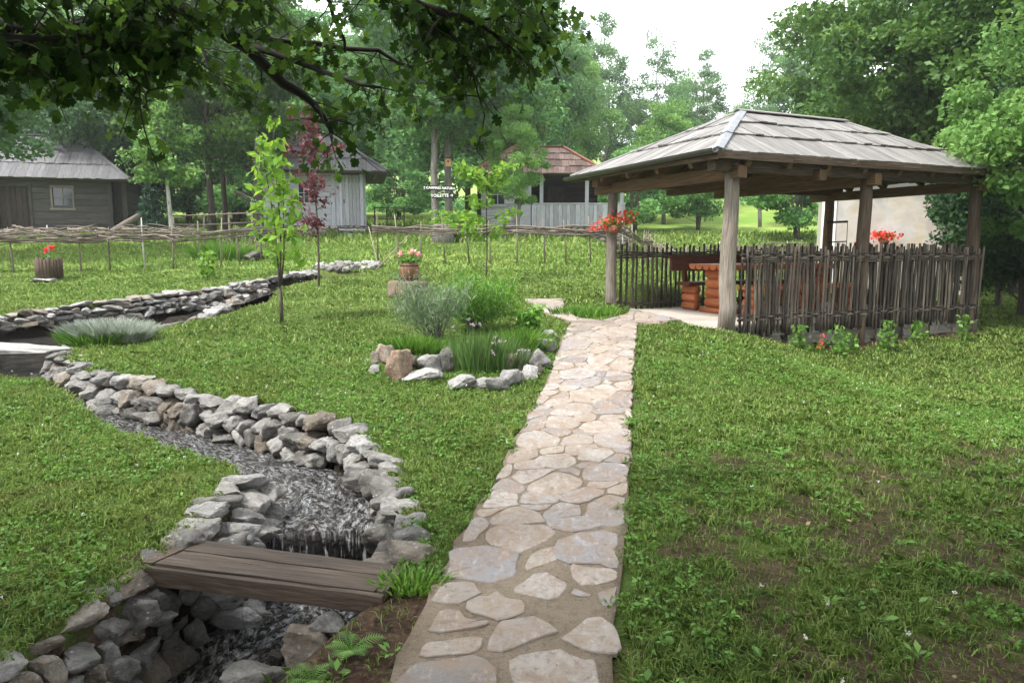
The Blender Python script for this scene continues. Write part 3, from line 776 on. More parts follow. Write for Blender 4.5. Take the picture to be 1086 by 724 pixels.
# loose rubble under the fall
# ------------------------------------------------------------------ flower bed stones
bed = [(401, 381, 12, 14, 'ROCKB', 'small dark stone'), (410, 377, 17, 20, 'ROCKR', 'rusty orange stone'), (422, 388, 22, 32, 'ROCKR', 'tall rusty-brown upright stone'),
       (436, 386, 15, 18, 'ROCKB', 'brown wedge stone'), (455, 385, 28, 21, 'ROCK', 'large smooth grey stone'), (473, 383, 17, 25, 'ROCK', 'upright grey stone'),
       (454, 398, 43, 13, 'ROCKW', 'long low white-topped stone'), (492, 405, 36, 14, 'ROCKW', 'long flat white stone'), (512, 408, 22, 12, 'ROCK', 'low grey stone'),
       (527, 408, 23, 14, 'ROCKW', 'pale low stone'), (539, 402, 21, 16, 'ROCKW', 'cream-white rounded stone'), (550, 400, 14, 12, 'ROCKB', 'small tan stone'),
       (559, 396, 19, 16, 'ROCKW', 'pale chunky stone'), (570, 391, 14, 13, 'ROCKB', 'small tan-brown stone'), (545, 386, 16, 20, 'ROCKB', 'grey-brown tilted stone'),
       (556, 381, 16, 18, 'ROCK', 'dark grey slanted stone'), (571, 379, 22, 24, 'ROCKW', 'large pale blue-grey stone'), (579, 367, 18, 14, 'ROCKW', 'white stone'),
       (582, 356, 17, 15, 'ROCK', 'grey-white stone'), (426, 368, 14, 8, 'ROCKW', 'small white flat stone'), (395, 392, 11, 9, 'ROCKW', 'tiny white stone')]
bl = ['at the left end of the flower bed ring', 'behind the tall upright one at the left of the flower bed', 'at the left of the flower bed', 'leaning on the tall rusty one in the flower bed',
      'in the front left of the flower bed', 'standing beside the chives in the flower bed', 'at the front left foot of the flower bed', 'at the front of the flower bed', 'in front of the chives in the flower bed',
      'at the very front of the flower bed', 'at the front right of the flower bed', 'between cream and pale chunky ones at the flower bed', 'at the right front of the flower bed', 'at the right outer foot of the flower bed',
      'behind the cream-white one in the flower bed', 'right of the chives in the flower bed', 'at the right of the flower bed by the path', 'near the right end of the flower bed ring',
      'at the right end of the flower bed by the path', 'at the back left of the flower bed', 'lying outside the left end of the flower bed']
for (u, v, w_, h_, kd, lb), wh in zip(bed, bl):
    p = P(u, v + h_ / 2); m = p.length / F
    o = rock('bed_stone', p + Vector((0, .04, h_ * m * .45)), (w_ * m * 1.32, min(w_, 26) * m * 1.2, h_ * m * 1.4), U(-.3, .3), None, kd, .12); tag(o, lb + ' ' + wh, 'stone', 'stones ringing the flower bed')
for (u, v) in ((404, 362), (440, 354), (480, 350), (560, 352)):
    p = P(u, v)

# ------------------------------------------------------------------ plank bridge
B = [P(205, 570), P(430, 604), P(410, 636), P(150, 600)]
bz = .5 * (B[0].z + B[1].z) - .015
for p in B: p.z = bz
root = thing('plank_bridge', 'low brown plank footbridge laid across the brook', 'footbridge', (B[0] + B[2]) / 2)
o0 = root.location.copy(); B = [p - o0 for p in B]
def lerp2(s, t): return B[0].lerp(B[1], s).lerp(B[3].lerp(B[2], s), t)
def plank_xy(mb, s0, s1, t0, t1, z1, th):
    seg = 8; v = []; f = []; g_ = []; L = (B[1] - B[0]).length
    for i in range(seg + 1):
        s = s0 + (s1 - s0) * i / seg
        for t, zz in ((t0, z1), (t1, z1), (t1, z1 - th), (t0, z1 - th)):
            p = lerp2(s, t + (U(-.008, .008) if 0 < i < seg else 0)); v.append(Vector((p.x, p.y, zz + U(-.002, .002)))); g_.append((s * L, t * .4, zz))
    f = [(3, 2, 1, 0), tuple(4 * seg + k for k in range(4))]
    for i in range(seg):
        for k in range(4): f.append((4 * i + k, 4 * i + (k + 1) % 4, 4 * i + 4 + (k + 1) % 4, 4 * i + 4 + k))
    mb.add(v, f, g_)
for (t0, t1, zz) in ((0.0, .42, .02), (.435, .60, .016), (.612, .985, .018)):
    mb = MB(); plank_xy(mb, .055, .955, t0, t1, zz, .035); mb.build('plank', M['BRIDGEWOOD'], root)
mb = MB(); plank_xy(mb, 0.0, .048, -.01, 1.0, .022, .04); mb.build('end_batten', M['BRIDGEWOOD'], root)
mb = MB(); plank_xy(mb, .962, 1.0, -.01, 1.0, .024, .04); mb.build('end_batten', M['BRIDGEWOOD'], root)
mb = MB(); mb.beam(lerp2(.01, 1.0) + Vector((0, -.02, -.03)), lerp2(.99, 1.0) + Vector((0, -.02, -.03)), .03, .085, jit=.003, seg=8, r=.1); mb.build('side_board', M['BRIDGEWOOD'], root)
mb = MB(); mb.beam(lerp2(.01, .02) + Vector((0, 0, -.07)), lerp2(.99, .02) + Vector((0, 0, -.07)), .05, .09, jit=.004, seg=6, r=.1); mb.build('bearer', M['BRIDGEWOOD'], root)

# ------------------------------------------------------------------ shelter (gazebo)
G = thing('shelter', 'open timber picnic shelter with hipped shingle roof on round log posts', 'shelter', g2w(0, 0), GT)
mb = MB()
for (x0, x1, y0, y1) in ((-.30, GL1 + .12, -.04, GL2 + .1),):
    mb.box(((x0 + x1) / 2, (y0 + y1) / 2, -.06), (x1 - x0, y1 - y0, .12), .5)
mb.build('floor_slab', M['CONC'], G)
mb = MB()
s = .12
while s < GL1 + .1:
    for r_ in range(5):
        zz = -.07 - .14 * r_
        w_ = U(.2, .38); mb.prism([(s + U(-.03, .03), -.05 - U(0, .06), zz - .075), (s + w_, -.05 - U(0, .06), zz - .075), (s + w_ - U(0, .04), -.05 - U(0, .05), zz + .06), (s + U(0, .03), -.05 - U(0, .05), zz + .06)], (0, 1, 0), .18)
    s += .3
mb.build('foundation', M['ROCKD'], G)
HP = 2.17
def post_pts(x, y, z0, z1, wob=.02):
    return [(x + U(-wob, wob), y + U(-wob, wob), z0 + (z1 - z0) * i / 6) for i in range(7)]
for (x, y, r0, mat) in ((0, 0, .105, 'OLDWOOD'), (0, GL2, .09, 'OLDWOOD'), (GL1, 0, .10, 'BEAMD'), (GL1, GL2, .095, 'BEAM'), (GL1 / 2, 0, .095, 'BEAMD')):
    mb = MB(); z0 = -.1 if not (x > 1 and y == 0) else -.6
    pp = post_pts(x, y, z0, HP, .012); mb.tube(pp, [r0 * (1.12 - .04 * i + U(-.02, .02)) for i in range(7)], 14, rough=.025); mb.build('post', M[mat], G, smooth=True)
def gbeam(name, a, b, w_, h_, mat):
    m_ = MB(); m_.beam(a, b, w_, h_, jit=.006, seg=6); return m_.build(name, M[mat], G)
ZB = HP - .02
gbeam('wall_plate', (-.35, 0, ZB), (GL1 + .25, 0, ZB), .17, .17, 'BEAMD')
gbeam('wall_plate', (-.35, GL2, ZB), (GL1 + .25, GL2, ZB), .17, .17, 'BEAM')
gbeam('wall_plate', (0, -.2, ZB - .1), (0, GL2 + .45, ZB - .1), .15, .16, 'BEAM')
gbeam('wall_plate', (GL1, -.2, ZB - .1), (GL1, GL2 + .45, ZB - .1), .15, .16, 'BEAM')
gbeam('tie_beam', (GL1 / 2, -.2, ZB - .1), (GL1 / 2, GL2 + .35, ZB - .1), .14, .16, 'BEAM')
gbeam('tie_beam', (1.43, -.2, ZB - .085), (1.43, GL2 + .35, ZB - .085), .13, .15, 'BEAM')
EX0, EX1, EY0, EY1, EZ = -.47, GL1 + .27, -.25, GL2 + .60, 2.285
RX0, RX1, RY, RZ = 1.43, 3.58, 1.45, 3.17
planes = [((EX0, EY0), (EX1, EY0), (RX0, RY), (RX1, RY)), ((EX1, EY0), (EX1, EY1), (RX1, RY), (RX1, RY)),
          ((EX1, EY1), (EX0, EY1), (RX1, RY), (RX0, RY)), ((EX0, EY1), (EX0, EY0), (RX0, RY), (RX0, RY))]
def roof_plane(mb, e0, e1, r0, r1, ez, rz, bw, courses, th=.022, lift=.035, under=None):
    e0 = Vector((*e0, ez)); e1 = Vector((*e1, ez)); r0 = Vector((*r0, rz)); r1 = Vector((*r1, rz))
    ex = (e1 - e0).normalized(); L = (e1 - e0).length; up = (r0 - e0) - ex * (r0 - e0).dot(ex)
    nrm = ex.cross(up).normalized()
    ra = (r0 - e0).dot(ex); rb = (r1 - e0).dot(ex)
    def qmax(x):
        q = 1.0
        if ra > 1e-6: q = min(q, x / ra)
        if L - rb > 1e-6: q = min(q, (L - x) / (L - rb))
        return max(0.0, q)
    nc = len(courses)
    for ci, (qa, qb) in enumerate(courses):
        x = U(-bw, 0)
        while x < L:
            w_ = bw * U(.75, 1.25); x0, x1 = max(0, x + .003), min(L, x + w_ - .003); x += w_
            if x1 - x0 < .01: continue
            qq = qa - (U(0, .02) if qa > 0 else U(-.004, .012))
            tops = [min(qb, qmax(x0)), min(qb, qmax(x1))]
            xs = [x0, x1]
            lows = [qq, qq]
            if max(tops) <= qq: continue
            if tops[0] < qq: 
                t = (qq - tops[0]) / (tops[1] - tops[0]); xs[0] = x0 + (x1 - x0) * t; tops[0] = qq + .0005
            if tops[1] < qq:
                t = (qq - tops[1]) / (tops[0] - tops[1]); xs[1] = x1 + (x0 - x1) * t; tops[1] = qq + .0005
            ln = U(.6, 1.4) * lift if qa > 0 else lift * .4
            v = []; g_ = []
            off = U(0, .006)
            for k in (0, 1):
                b_ = e0 + ex * xs[k] + up * lows[k]; t_ = e0 + ex * xs[k] + up * tops[k]
                span = max(1e-4, qb - qq); e_ = ln * (1 - (tops[k] - qq) / span)
                v += [b_ + nrm * (ln + off), t_ + nrm * (e_ + .006 + off), b_ + nrm * (ln + off - th), t_ + nrm * (e_ + .006 + off - th)]
                yy = xs[k] - x0
                g_ += [(0, yy, 0), ((tops[k] - qq) * up.length, yy, 0), (0, yy, th), ((tops[k] - qq) * up.length, yy, th)]
            f = [(0, 4, 5, 1), (2, 3, 7, 6), (0, 2, 6, 4), (1, 5, 7, 3), (0, 1, 3, 2), (4, 6, 7, 5)]
            mb.add(v, f, g_)
mb = MB()
for pl in planes: roof_plane(mb, *pl, EZ, RZ, .15, ((0, .40), (.37, .72), (.69, 1.0)))
roof = mb.build('roof', M['SHINGLE'], G)
# boarded soffit under the shingles and rafters
mb = MB()
for (e0, e1, r0, r1) in planes:
    roof_plane(mb, e0, e1, r0, r1, EZ - .05, RZ - .06, .2, ((0, 1.0),), .02, .0)
mb.build('soffit', M['BEAM'], roof)
for x in np.arange(.1, GL1, .72):
    for sgn in (0, 1):
        ey = EY0 + .05 if sgn == 0 else EY1 - .05
        if x < RX0: q = (x - EX0) / (RX0 - EX0)
        elif x > RX1: q = (EX1 - x) / (EX1 - RX1)
        else: q = 1
        m_ = MB(); m_.beam((x, ey, EZ - .12), (x, ey + (RY - ey) * q * .97, EZ - .12 + (RZ - EZ) * q * .97), .08, .10, jit=.004, seg=3); m_.build('rafter', M['BEAM'], roof)
for y in np.arange(.35, GL2, .75):
    for sgn in (0, 1):
        ex_ = EX0 + .05 if sgn == 0 else EX1 - .05; rx = RX0 if sgn == 0 else RX1
        q = (y - EY0) / (RY - EY0) if y < RY else (EY1 - y) / (EY1 - RY)
        m_ = MB(); m_.beam((ex_, y, EZ - .12), (ex_ + (rx - ex_) * q * .97, y, EZ - .12 + (RZ - EZ) * q * .97), .08, .10, jit=.004, seg=3); m_.build('rafter', M['BEAM'], roof)
for (a, b, mat, w_) in (((EX0 - .02, EY0 - .02, EZ + .05), (RX0, RY, RZ + .05), 'FLASH', .15), ((EX1, EY0, EZ + .03), (RX1, RY, RZ + .04), 'SHINGLE', .15),
                    ((EX0, EY1, EZ + .03), (RX0, RY, RZ + .04), 'SHINGLE', .15), ((EX1, EY1, EZ + .03), (RX1, RY, RZ + .04), 'SHINGLE', .15), ((RX0 - .1, RY, RZ + .05), (RX1 + .1, RY, RZ + .05), 'SHINGLE', .2)):
    m_ = MB(); a = Vector(a); b = Vector(b)
    d = b - a; x_, y_, z_ = frame_of(d); n_ = 3 if mat == 'FLASH' else 1
    for k in range(n_):
        p = a + d * (k / n_); q = a + d * min(1, (k + 1.08) / n_); off = z_ * (.012 if k % 2 else 0)
        dz = -.38 * w_ / 2
        m_.add([p + y_ * w_ / 2 + z_ * dz + off, p + off, p - y_ * w_ / 2 + z_ * dz + off, q + y_ * w_ / 2 + z_ * dz + off, q + off, q - y_ * w_ / 2 + z_ * dz + off] +
               [p + y_ * w_ / 2 + z_ * (dz - .015) + off, p + off - z_ * .015, p - y_ * w_ / 2 + z_ * (dz - .015) + off, q + y_ * w_ / 2 + z_ * (dz - .015) + off, q + off - z_ * .015, q - y_ * w_ / 2 + z_ * (dz - .015) + off],
               [(0, 1, 4, 3), (1, 2, 5, 4), (6, 9, 10, 7), (7, 10, 11, 8), (0, 6, 7, 1), (1, 7, 8, 2), (3, 4, 10, 9), (4, 5, 11, 10), (0, 3, 9, 6), (2, 8, 11, 5)])
    m_.build('ridge_cap' if mat == 'SHINGLE' else 'hip_flashing', M[mat], roof)
m_ = MB(); m_.beam((EX0 - .0, EY0, EZ - .045), (EX1, EY0, EZ - .045), .025, .10, jit=.004, seg=6); m_.build('fascia', M['BEAMD'], roof)
m_ = MB(); m_.beam((EX0, EY0 - .01, EZ - .05), (EX0, EY1, EZ - .05), .025, .11, jit=.003, seg=6); m_.build('fascia', M['BEAMD'], roof)
# half-round gutter along the open side
m_ = MB(); v = []; f = []; rg = .06; K = 7
for i, yy in enumerate((EY0 - .05, EY1 + .03)):
    for rad in (rg, rg - .006):
        for k in range(K): 
            a = pi + pi * k / (K - 1); v.append((EX0 - .08 + cos(a) * rad, yy, EZ + .02 - i * .05 + sin(a) * rad))
for k in range(K - 1):
    f.append((k, k + 1, 2 * K + k + 1, 2 * K + k)); f.append((K + k + 1, K + k, 3 * K + k, 3 * K + k + 1))
f += [(0, 2 * K, 3 * K, K), (K - 1, 2 * K - 1, 4 * K - 1, 3 * K - 1)]
for k in range(K - 1): f += [(k + 1, k, K + k, K + k + 1), (2 * K + k, 2 * K + k + 1, 3 * K + k + 1, 3 * K + k)]
m_.add(v, f); m_.build('gutter', M['GUTTER'], roof)

# picket fences round the shelter
PK = []
for k in range(8):
    mb = MB(); n = 6; ph = U(0, 6)
    mb.tube([(.006 * sin(ph + i * 1.1), .005 * cos(ph * 2 + i), i / n) for i in range(n + 1)], [U(.85, 1.1) * (.024 - .001 * i) for i in range(n + 1)], 7, rough=.06)
    o = mb.build('picket', M['DARKWOOD'], None, True); PK.append(o.data); bpy.data.objects.remove(o)
def picket_fence(label, a, b, step, z0, z1, wav, gapjit=.01):
    a = Vector(a); b = Vector(b); L = (b - a).length; d = (b - a).normalized()
    ang = atan2(d.y, d.x)
    loc = g2w(a.x, a.y, 0); root = thing('picket_fence', label, 'fence', loc, GT + ang, 'picket fences of the shelter')
    s = .03
    while s < L:
        me = RND.choice(PK); o = link(bpy.data.objects.new('picket', me)); o.parent = root
        zz0 = z0 + U(-.03, .03); zz1 = z1 + U(-.05, .06)
        o.location = (s, U(-.012, .012), zz0); th = U(.8, 1.25); o.scale = (th, th, zz1 - zz0); o.rotation_euler = (U(-.012, .012), U(-.014, .014), U(0, 6)); s += step * U(.8, 1.2)
    for zc, m, sp_ in wav:
        for k in range(m):
            mb = MB(); n = int(L / .14); ph = RND.randint(0, 1)
            off = zc + (k - m / 2 + .5) * sp_
            mb.tube([(L * i / n, (.024 if (i + ph + k) % 2 else -.024), off + U(-.010, .010)) for i in range(n + 1)], [U(.012, .018) for i in range(n + 1)], 6)
            mb.build('woven_rail', M['DARKWOOD'], root, True)
    return root
picket_fence('dark dense stake fence along the lawn side of the shelter', (.13, -.09, 0), (GL1 + .15, -.09, 0), 0.072, -.12, 1.08, ((.93, 5, .026), (.12, 3, .028)))
picket_fence('open stake fence behind the bench at the back of the shelter', (.08, GL2 + .06, 0), (GL1 + .1, GL2 + .06, 0), .105, 0.0, 1.10, ((.94, 4, .026), (.10, 3, .026)))
picket_fence('dark stake fence closing the far narrow end of the shelter', (GL1 + .07, .12, 0), (GL1 + .07, GL2 - .05, 0), .06, -.02, 1.10, ((.93, 4, .026), (.12, 3, .026)))

# log table and benches
def log_stack(mb, x, yc, z0, n, r, L):
    for k in range(n): 
        ll = L * U(.95, 1.05); mb.tube([(x, yc - ll / 2, z0 + r * (2 * k + 1) * .93), (x, yc - ll / 2 + .02, z0 + r * (2 * k + 1) * .93), (x, yc + ll / 2 - .02, z0 + r * (2 * k + 1) * .93), (x, yc + ll / 2, z0 + r * (2 * k + 1) * .93)], [r * .93, r, r, r * .93], 16)
T = thing('log_table', 'varnished orange log table inside the shelter', 'table', g2w(2.35, 1.75), GT)
for k in range(5):
    yy = -.34 + .17 * k; mb = MB(); v = []; f = []
    prof = [(cos(a) * .085, -.09 * sin(a)) for a in np.linspace(0, pi, 9)]
    n = len(prof); x0, x1 = -1.28, 1.25
    v = [(x0, yy + p[0], .80 + p[1]) for p in prof] + [(x1, yy + p[0], .80 + p[1]) for p in prof]
    f = [tuple(range(n)), tuple(range(2 * n - 1, n - 1, -1))] + [(i, n + i, n + i + 1, i + 1) for i in range(n - 1)] + [(0, n - 1, 2 * n - 1, n)]
    mb.add(v, f, [(p[0], p[1], p[2]) for p in v]); mb.build('top_plank', M['LOGORANGE'], T)
for x in (-.98, .98):
    mb = MB(); mb.box((x, 0, .04), (.3, .62, .08)); log_stack(mb, x, 0, .08, 4, .086, .56); mb.build('leg', M['LOGORANGE'], T, True)
def bench(label, ly, back):
    b = thing('log_bench', label, 'bench', g2w(2.35, ly), GT, 'log benches in the shelter')
    mb = MB(); mb.beam((-1.18, 0, .455), (1.15, 0, .455), .34, .06, jit=.004, seg=6); mb.build('seat', M['REDBROWN'] if back else M['LOGORANGE'], b)
    for x in (-1.0, .98):
        mb = MB(); log_stack(mb, x, 0, 0, 3, .076, .34); mb.build('leg', M['LOGORANGE'], b, True)
    if back:
        for x in (-1.02, 0, 1.0): mb = MB(); mb.beam((x, .12, .40), (x, .24, .92), .07, .07); mb.build('back_post', M['REDBROWN'], b)
        mb = MB(); mb.beam((-1.30, .19, .80), (1.2, .19, .80), .05, .27, up=(0, .22, 1), jit=.004, seg=5); mb.build('backrest', M['REDBROWN'], b)
bench('log bench with dark red-brown backrest along the back fence of the shelter', 2.45, True)
bench('backless orange log bench behind the dark front fence of the shelter', .95, False)

# ------------------------------------------------------------------ leaf cloud machinery
def leaf_quads(Pn, size, rng, up=.4, elong=1.7, dirs=None):
    """rhombus leaf for each point; returns V (4n,3), F"""
    n = len(Pn)
    a = rng.normal(size=(n, 3)); a[:, 2] -= .35
    if dirs is not None: a = a * .55 + dirs
    a /= np.linalg.norm(a, axis=1)[:, None]
    nn = rng.normal(size=(n, 3)); nn[:, 2] += up * 3; nn -= a * np.sum(nn * a, 1)[:, None]; nn /= np.linalg.norm(nn, axis=1)[:, None]
    b = np.cross(nn, a)
    s = (size * rng.uniform(.6, 1.35, n))[:, None] if np.isscalar(size) else size[:, None]
    l = s * .5; w_ = s * .5 / elong
    V = np.empty((n, 4, 3)); V[:, 0] = Pn - a * l; V[:, 1] = Pn + b * w_ + nn * s * .08; V[:, 2] = Pn + a * l; V[:, 3] = Pn - b * w_ + nn * s * .08
    return V.reshape(-1, 3), np.arange(4 * n).reshape(n, 4)

def crown_pts(rng, rad, nclump, nper, cr, shape=1.0, low=-.85):
    """clump centres filling an ellipsoid, more at the surface"""
    C = []
    while len(C) < nclump:
        d = rng.normal(size=3); d /= np.linalg.norm(d); r = rng.uniform(.35, 1) ** .5
        p = d * r
        if p[2] < low: continue
        k = 1 - .35 * max(0, p[2]) * shape
        C.append((p[0] * k * rad[0], p[1] * k * rad[1], p[2] * rad[2]))
    C = np.array(C); cs = rng.uniform(.6, 1.3, nclump) * cr
    idx = rng.integers(0, nclump, nclump * nper)
    q = rng.normal(size=(len(idx), 3)); q /= np.linalg.norm(q, axis=1)[:, None]; q *= rng.uniform(.1, 1, (len(idx), 1)) ** .45
    q[:, 2] *= .6
    Pn = C[idx] + q * cs[idx][:, None]
    tone = rng.uniform(0, 1, nclump)[idx] * .55 + rng.uniform(0, 1, len(idx)) * .45
    return C, Pn, tone

def tree_meshes(seed, H, rad, trunk_r, base_h, nclump, nper, cr, leaf, leafmat, bark, lean=0.0, forks=1, up=.35):
    """returns (trunk mesh, crown mesh), built round the origin"""
    rng = np.random.default_rng(seed); rr = random.Random(seed)
    cz = base_h + (H - base_h) * .52
    C, Pn, tone = crown_pts(rng, rad, nclump, nper, cr)
    Pn = Pn + np.array([lean * .6, 0, cz]); C = C + np.array([lean * .6, 0, cz])
    V, FA = leaf_quads(Pn, leaf, rng, up)
    me_c = np_mesh('crown', V, FA, leafmat, np.repeat(tone, 4)); mc = me_c.data; bpy.data.objects.remove(me_c)
    mb = MB()
    tips = []
    for k in range(forks):
        a = rr.uniform(0, 6.28); sp_ = (0 if forks == 1 else rr.uniform(.04, .1)) * H
        top = H * rr.uniform(.78, .88); m = 9; pts = []
        for i in range(m):
            t = i / (m - 1)
            pts.append((lean * t * .8 + cos(a) * sp_ * t + rr.uniform(-1, 1) * .02 * H * t * .5, sin(a) * sp_ * t + rr.uniform(-1, 1) * .01 * H * t, top * t - .15))
        rad_ = [trunk_r * (1.25 if i == 0 else 1) * (1 - .85 * i / (m - 1)) for i in range(m)]
        mb.tube(pts, rad_, 10, rough=.05); tips.append(pts)
    for k in range(min(18, nclump)):
        c = Vector(C[k]); pts = rr.choice(tips); zz = max(base_h * .8, c.z - rr.uniform(.07, .16) * H); t = min(.92, max(.12, (zz + .15) / (pts[-1][2] + .15)))
        j = t * 8; i0 = min(7, int(j)); p = Vector(pts[i0]).lerp(Vector(pts[i0 + 1]), j - i0)
        mid = p.lerp(c, .5) + Vector((0, 0, rr.uniform(-.02, .05) * H)); r0 = trunk_r * (1 - .8 * t) * .33
        mb.tube([p, p.lerp(mid, .6), mid, mid.lerp(c, .6), c], [r0, r0 * .75, r0 * .55, r0 * .35, r0 * .12], 6)
    o = mb.build('trunk', bark, None, True); mt = o.data; bpy.data.objects.remove(o)
    return mt, mc

def plant_tree(name, label, cat, meshes, loc, s=1.0, rz=None, group=None, sz=None):
    t = thing(name, label, cat, loc, U(0, 6.28) if rz is None else rz, group); t.scale = (s, s, s if sz is None else sz)
    a = link(bpy.data.objects.new('trunk', meshes[0])); a.parent = t
    b = link(bpy.data.objects.new('crown', meshes[1])); b.parent = t
    return t

# ------------------------------------------------------------------ background trees
FT = {}
FT['broad'] = tree_meshes(1, 13, (3.7, 3.7, 6.2), .15, .5, 60, 420, 1.25, .23, M['FOREST'], M['BARK'])
FT['cool'] = tree_meshes(2, 13, (3.3, 3.3, 6.2), .14, .5, 56, 420, 1.2, .22, M['FORESTB'], M['BARKG'])
FT['slim'] = tree_meshes(3, 14, (2.2, 2.2, 6.0), .17, 2.0, 85, 190, .8, .19, M['FORESTP'], M['BARKG'], forks=2)
FT['light'] = tree_meshes(4, 11, (3.0, 3.0, 4.6), .18, 1.6, 50, 400, 1.1, .21, M['FORESTY'], M['BARKG'], forks=2)
FT['airy'] = tree_meshes(5, 13, (2.0, 2.0, 5.4), .15, 2.5, 80, 110, .72, .18, M['FORESTP'], M['BARKG'])
FT['deep'] = tree_meshes(6, 10, (3.2, 3.2, 4.4), .2, 1.0, 56, 400, 1.15, .22, M['FORESTD'], M['BARK'])
FT['bushy'] = tree_meshes(7, 4.2, (1.7, 1.7, 2.0), .07, .5, 46, 170, .6, .17, M['FOREST'], M['BARK'], forks=4)
FT['near'] = tree_meshes(8, 11, (3.6, 3.6, 4.6), .13, 2.0, 95, 330, .85, .17, M['FORESTN'], M['BARK'])
FT['nearcool'] = tree_meshes(9, 13, (3.0, 3.0, 4.9), .16, 3.2, 90, 300, .85, .21, M['FORESTB'], M['BARKG'])
FT['neardeep'] = tree_meshes(10, 5.5, (2.1, 2.1, 2.7), .1, .3, 80, 300, .6, .13, M['FORESTD'], M['BARK'], forks=3)
FT['nearlight'] = tree_meshes(12, 8, (2.4, 2.4, 3.2), .12, 1.6, 80, 320, .65, .14, M['FORESTY'], M['BARKG'], forks=2)
def T_(u, y, kind, H, name, label, group=None, wid=1.0):
    x = (u - CX) / F * y * 1.0; z = base1(x, y) - .05
    H0 = {'broad': 13, 'cool': 13, 'slim': 14, 'light': 11, 'airy': 13, 'deep': 10, 'bushy': 4.2, 'near': 11, 'nearcool': 13, 'neardeep': 5.5, 'nearlight': 8}[kind]
    return plant_tree(name, label, 'tree' if 'bush' not in name else 'bush', FT[kind], (x, y, z), H / H0 * wid, None, group, H / H0)
KD = {'broad': 'broad green', 'cool': 'blue-green', 'slim': 'slender tall', 'light': 'pale yellow-green', 'airy': 'thin airy', 'deep': 'dark green'}
GF = 'trees of the wood behind the cabins'
row = [(-130, 62, 'broad', 17), (-75, 66, 'cool', 17), (-20, 63, 'broad', 16), (30, 67, 'slim', 18), (85, 64, 'cool', 17), (135, 68, 'broad', 17), (185, 63, 'slim', 18), (232, 67, 'broad', 16),
       (285, 64, 'cool', 18), (335, 68, 'light', 16), (385, 65, 'broad', 15), (430, 70, 'cool', 17), (480, 66, 'slim', 18), (525, 70, 'broad', 18), (570, 66, 'cool', 19), (610, 72, 'slim', 17)]
near_to = [('the dark log cabin', -150, 150), ('the whitewashed cabin', 150, 440), ('the veranda cabin', 440, 640)]
cnt = {}
for (u, y, k, H) in row:
    w_ = [n for n, a, b in near_to if a <= u < b][0]; c = cnt.get(w_, 0); cnt[w_] = c + 1
    T_(u, y, k, H, 'forest_tree', '%s far tree behind %s, %s from left at back' % (KD[k], w_, ORD[c]), GF)
row = [(-110, 40, 'cool', 13), (-40, 37, 'deep', 12), (25, 42, 'broad', 14), (75, 38, 'deep', 11), (125, 41, 'cool', 13), (165, 45, 'light', 12), (205, 40, 'broad', 12.5), (262, 44, 'cool', 14),
       (318, 42, 'broad', 13), (362, 48, 'light', 11), (415, 47, 'cool', 13.5), (530, 43, 'broad', 14), (565, 46, 'cool', 14.5), (598, 52, 'light', 12)]
cnt = {}
for (u, y, k, H) in row:
    w_ = [n for n, a, b in near_to if a <= u < b][0]; c = cnt.get(w_, 0); cnt[w_] = c + 1
    T_(u, y, k, H, 'woodland_tree', '%s tree close behind %s, %s from left in front' % (KD[k], w_, ORD[c]), 'trees close behind the cabins')
for (u, y, k, H, lb) in [
    (636, 58, 'slim', 14.5, 'tall slender tree standing against the white sky left of the shelter roof'),
    (668, 66, 'light', 9, 'low pale tree left of the shelter roof, below the tall slender one'),
    (692, 60, 'airy', 13.5, 'airy tree with see-through crown rising above the left slope of the shelter roof'),
    (742, 62, 'slim', 11.5, 'rounded tree just left of the shelter roof peak'),
    (716, 70, 'cool', 10.5, 'blue-green tree behind the airy one left of the roof peak'),
    (775, 74, 'light', 7.5, 'low pale tree directly behind the shelter roof peak'),
    (806, 60, 'airy', 13.0, 'thin pale tree poking above the ridge of the shelter roof'),
    (838, 56, 'cool', 11.5, 'blue-green tree above the right half of the shelter ridge'),
    (868, 52, 'airy', 14.0, 'thin tall tree between the shelter ridge and the big right-hand oak'),
    (905, 48, 'broad', 14, 'broad green tree far behind the pale stone building'),
    (1000, 46, 'cool', 15, 'blue-green tree at the back of the right-hand wood'),
    (1085, 44, 'broad', 15, 'broad green tree at the right edge of the back wood')]:
    T_(u, y, k, H, 'forest_tree', lb, GF)
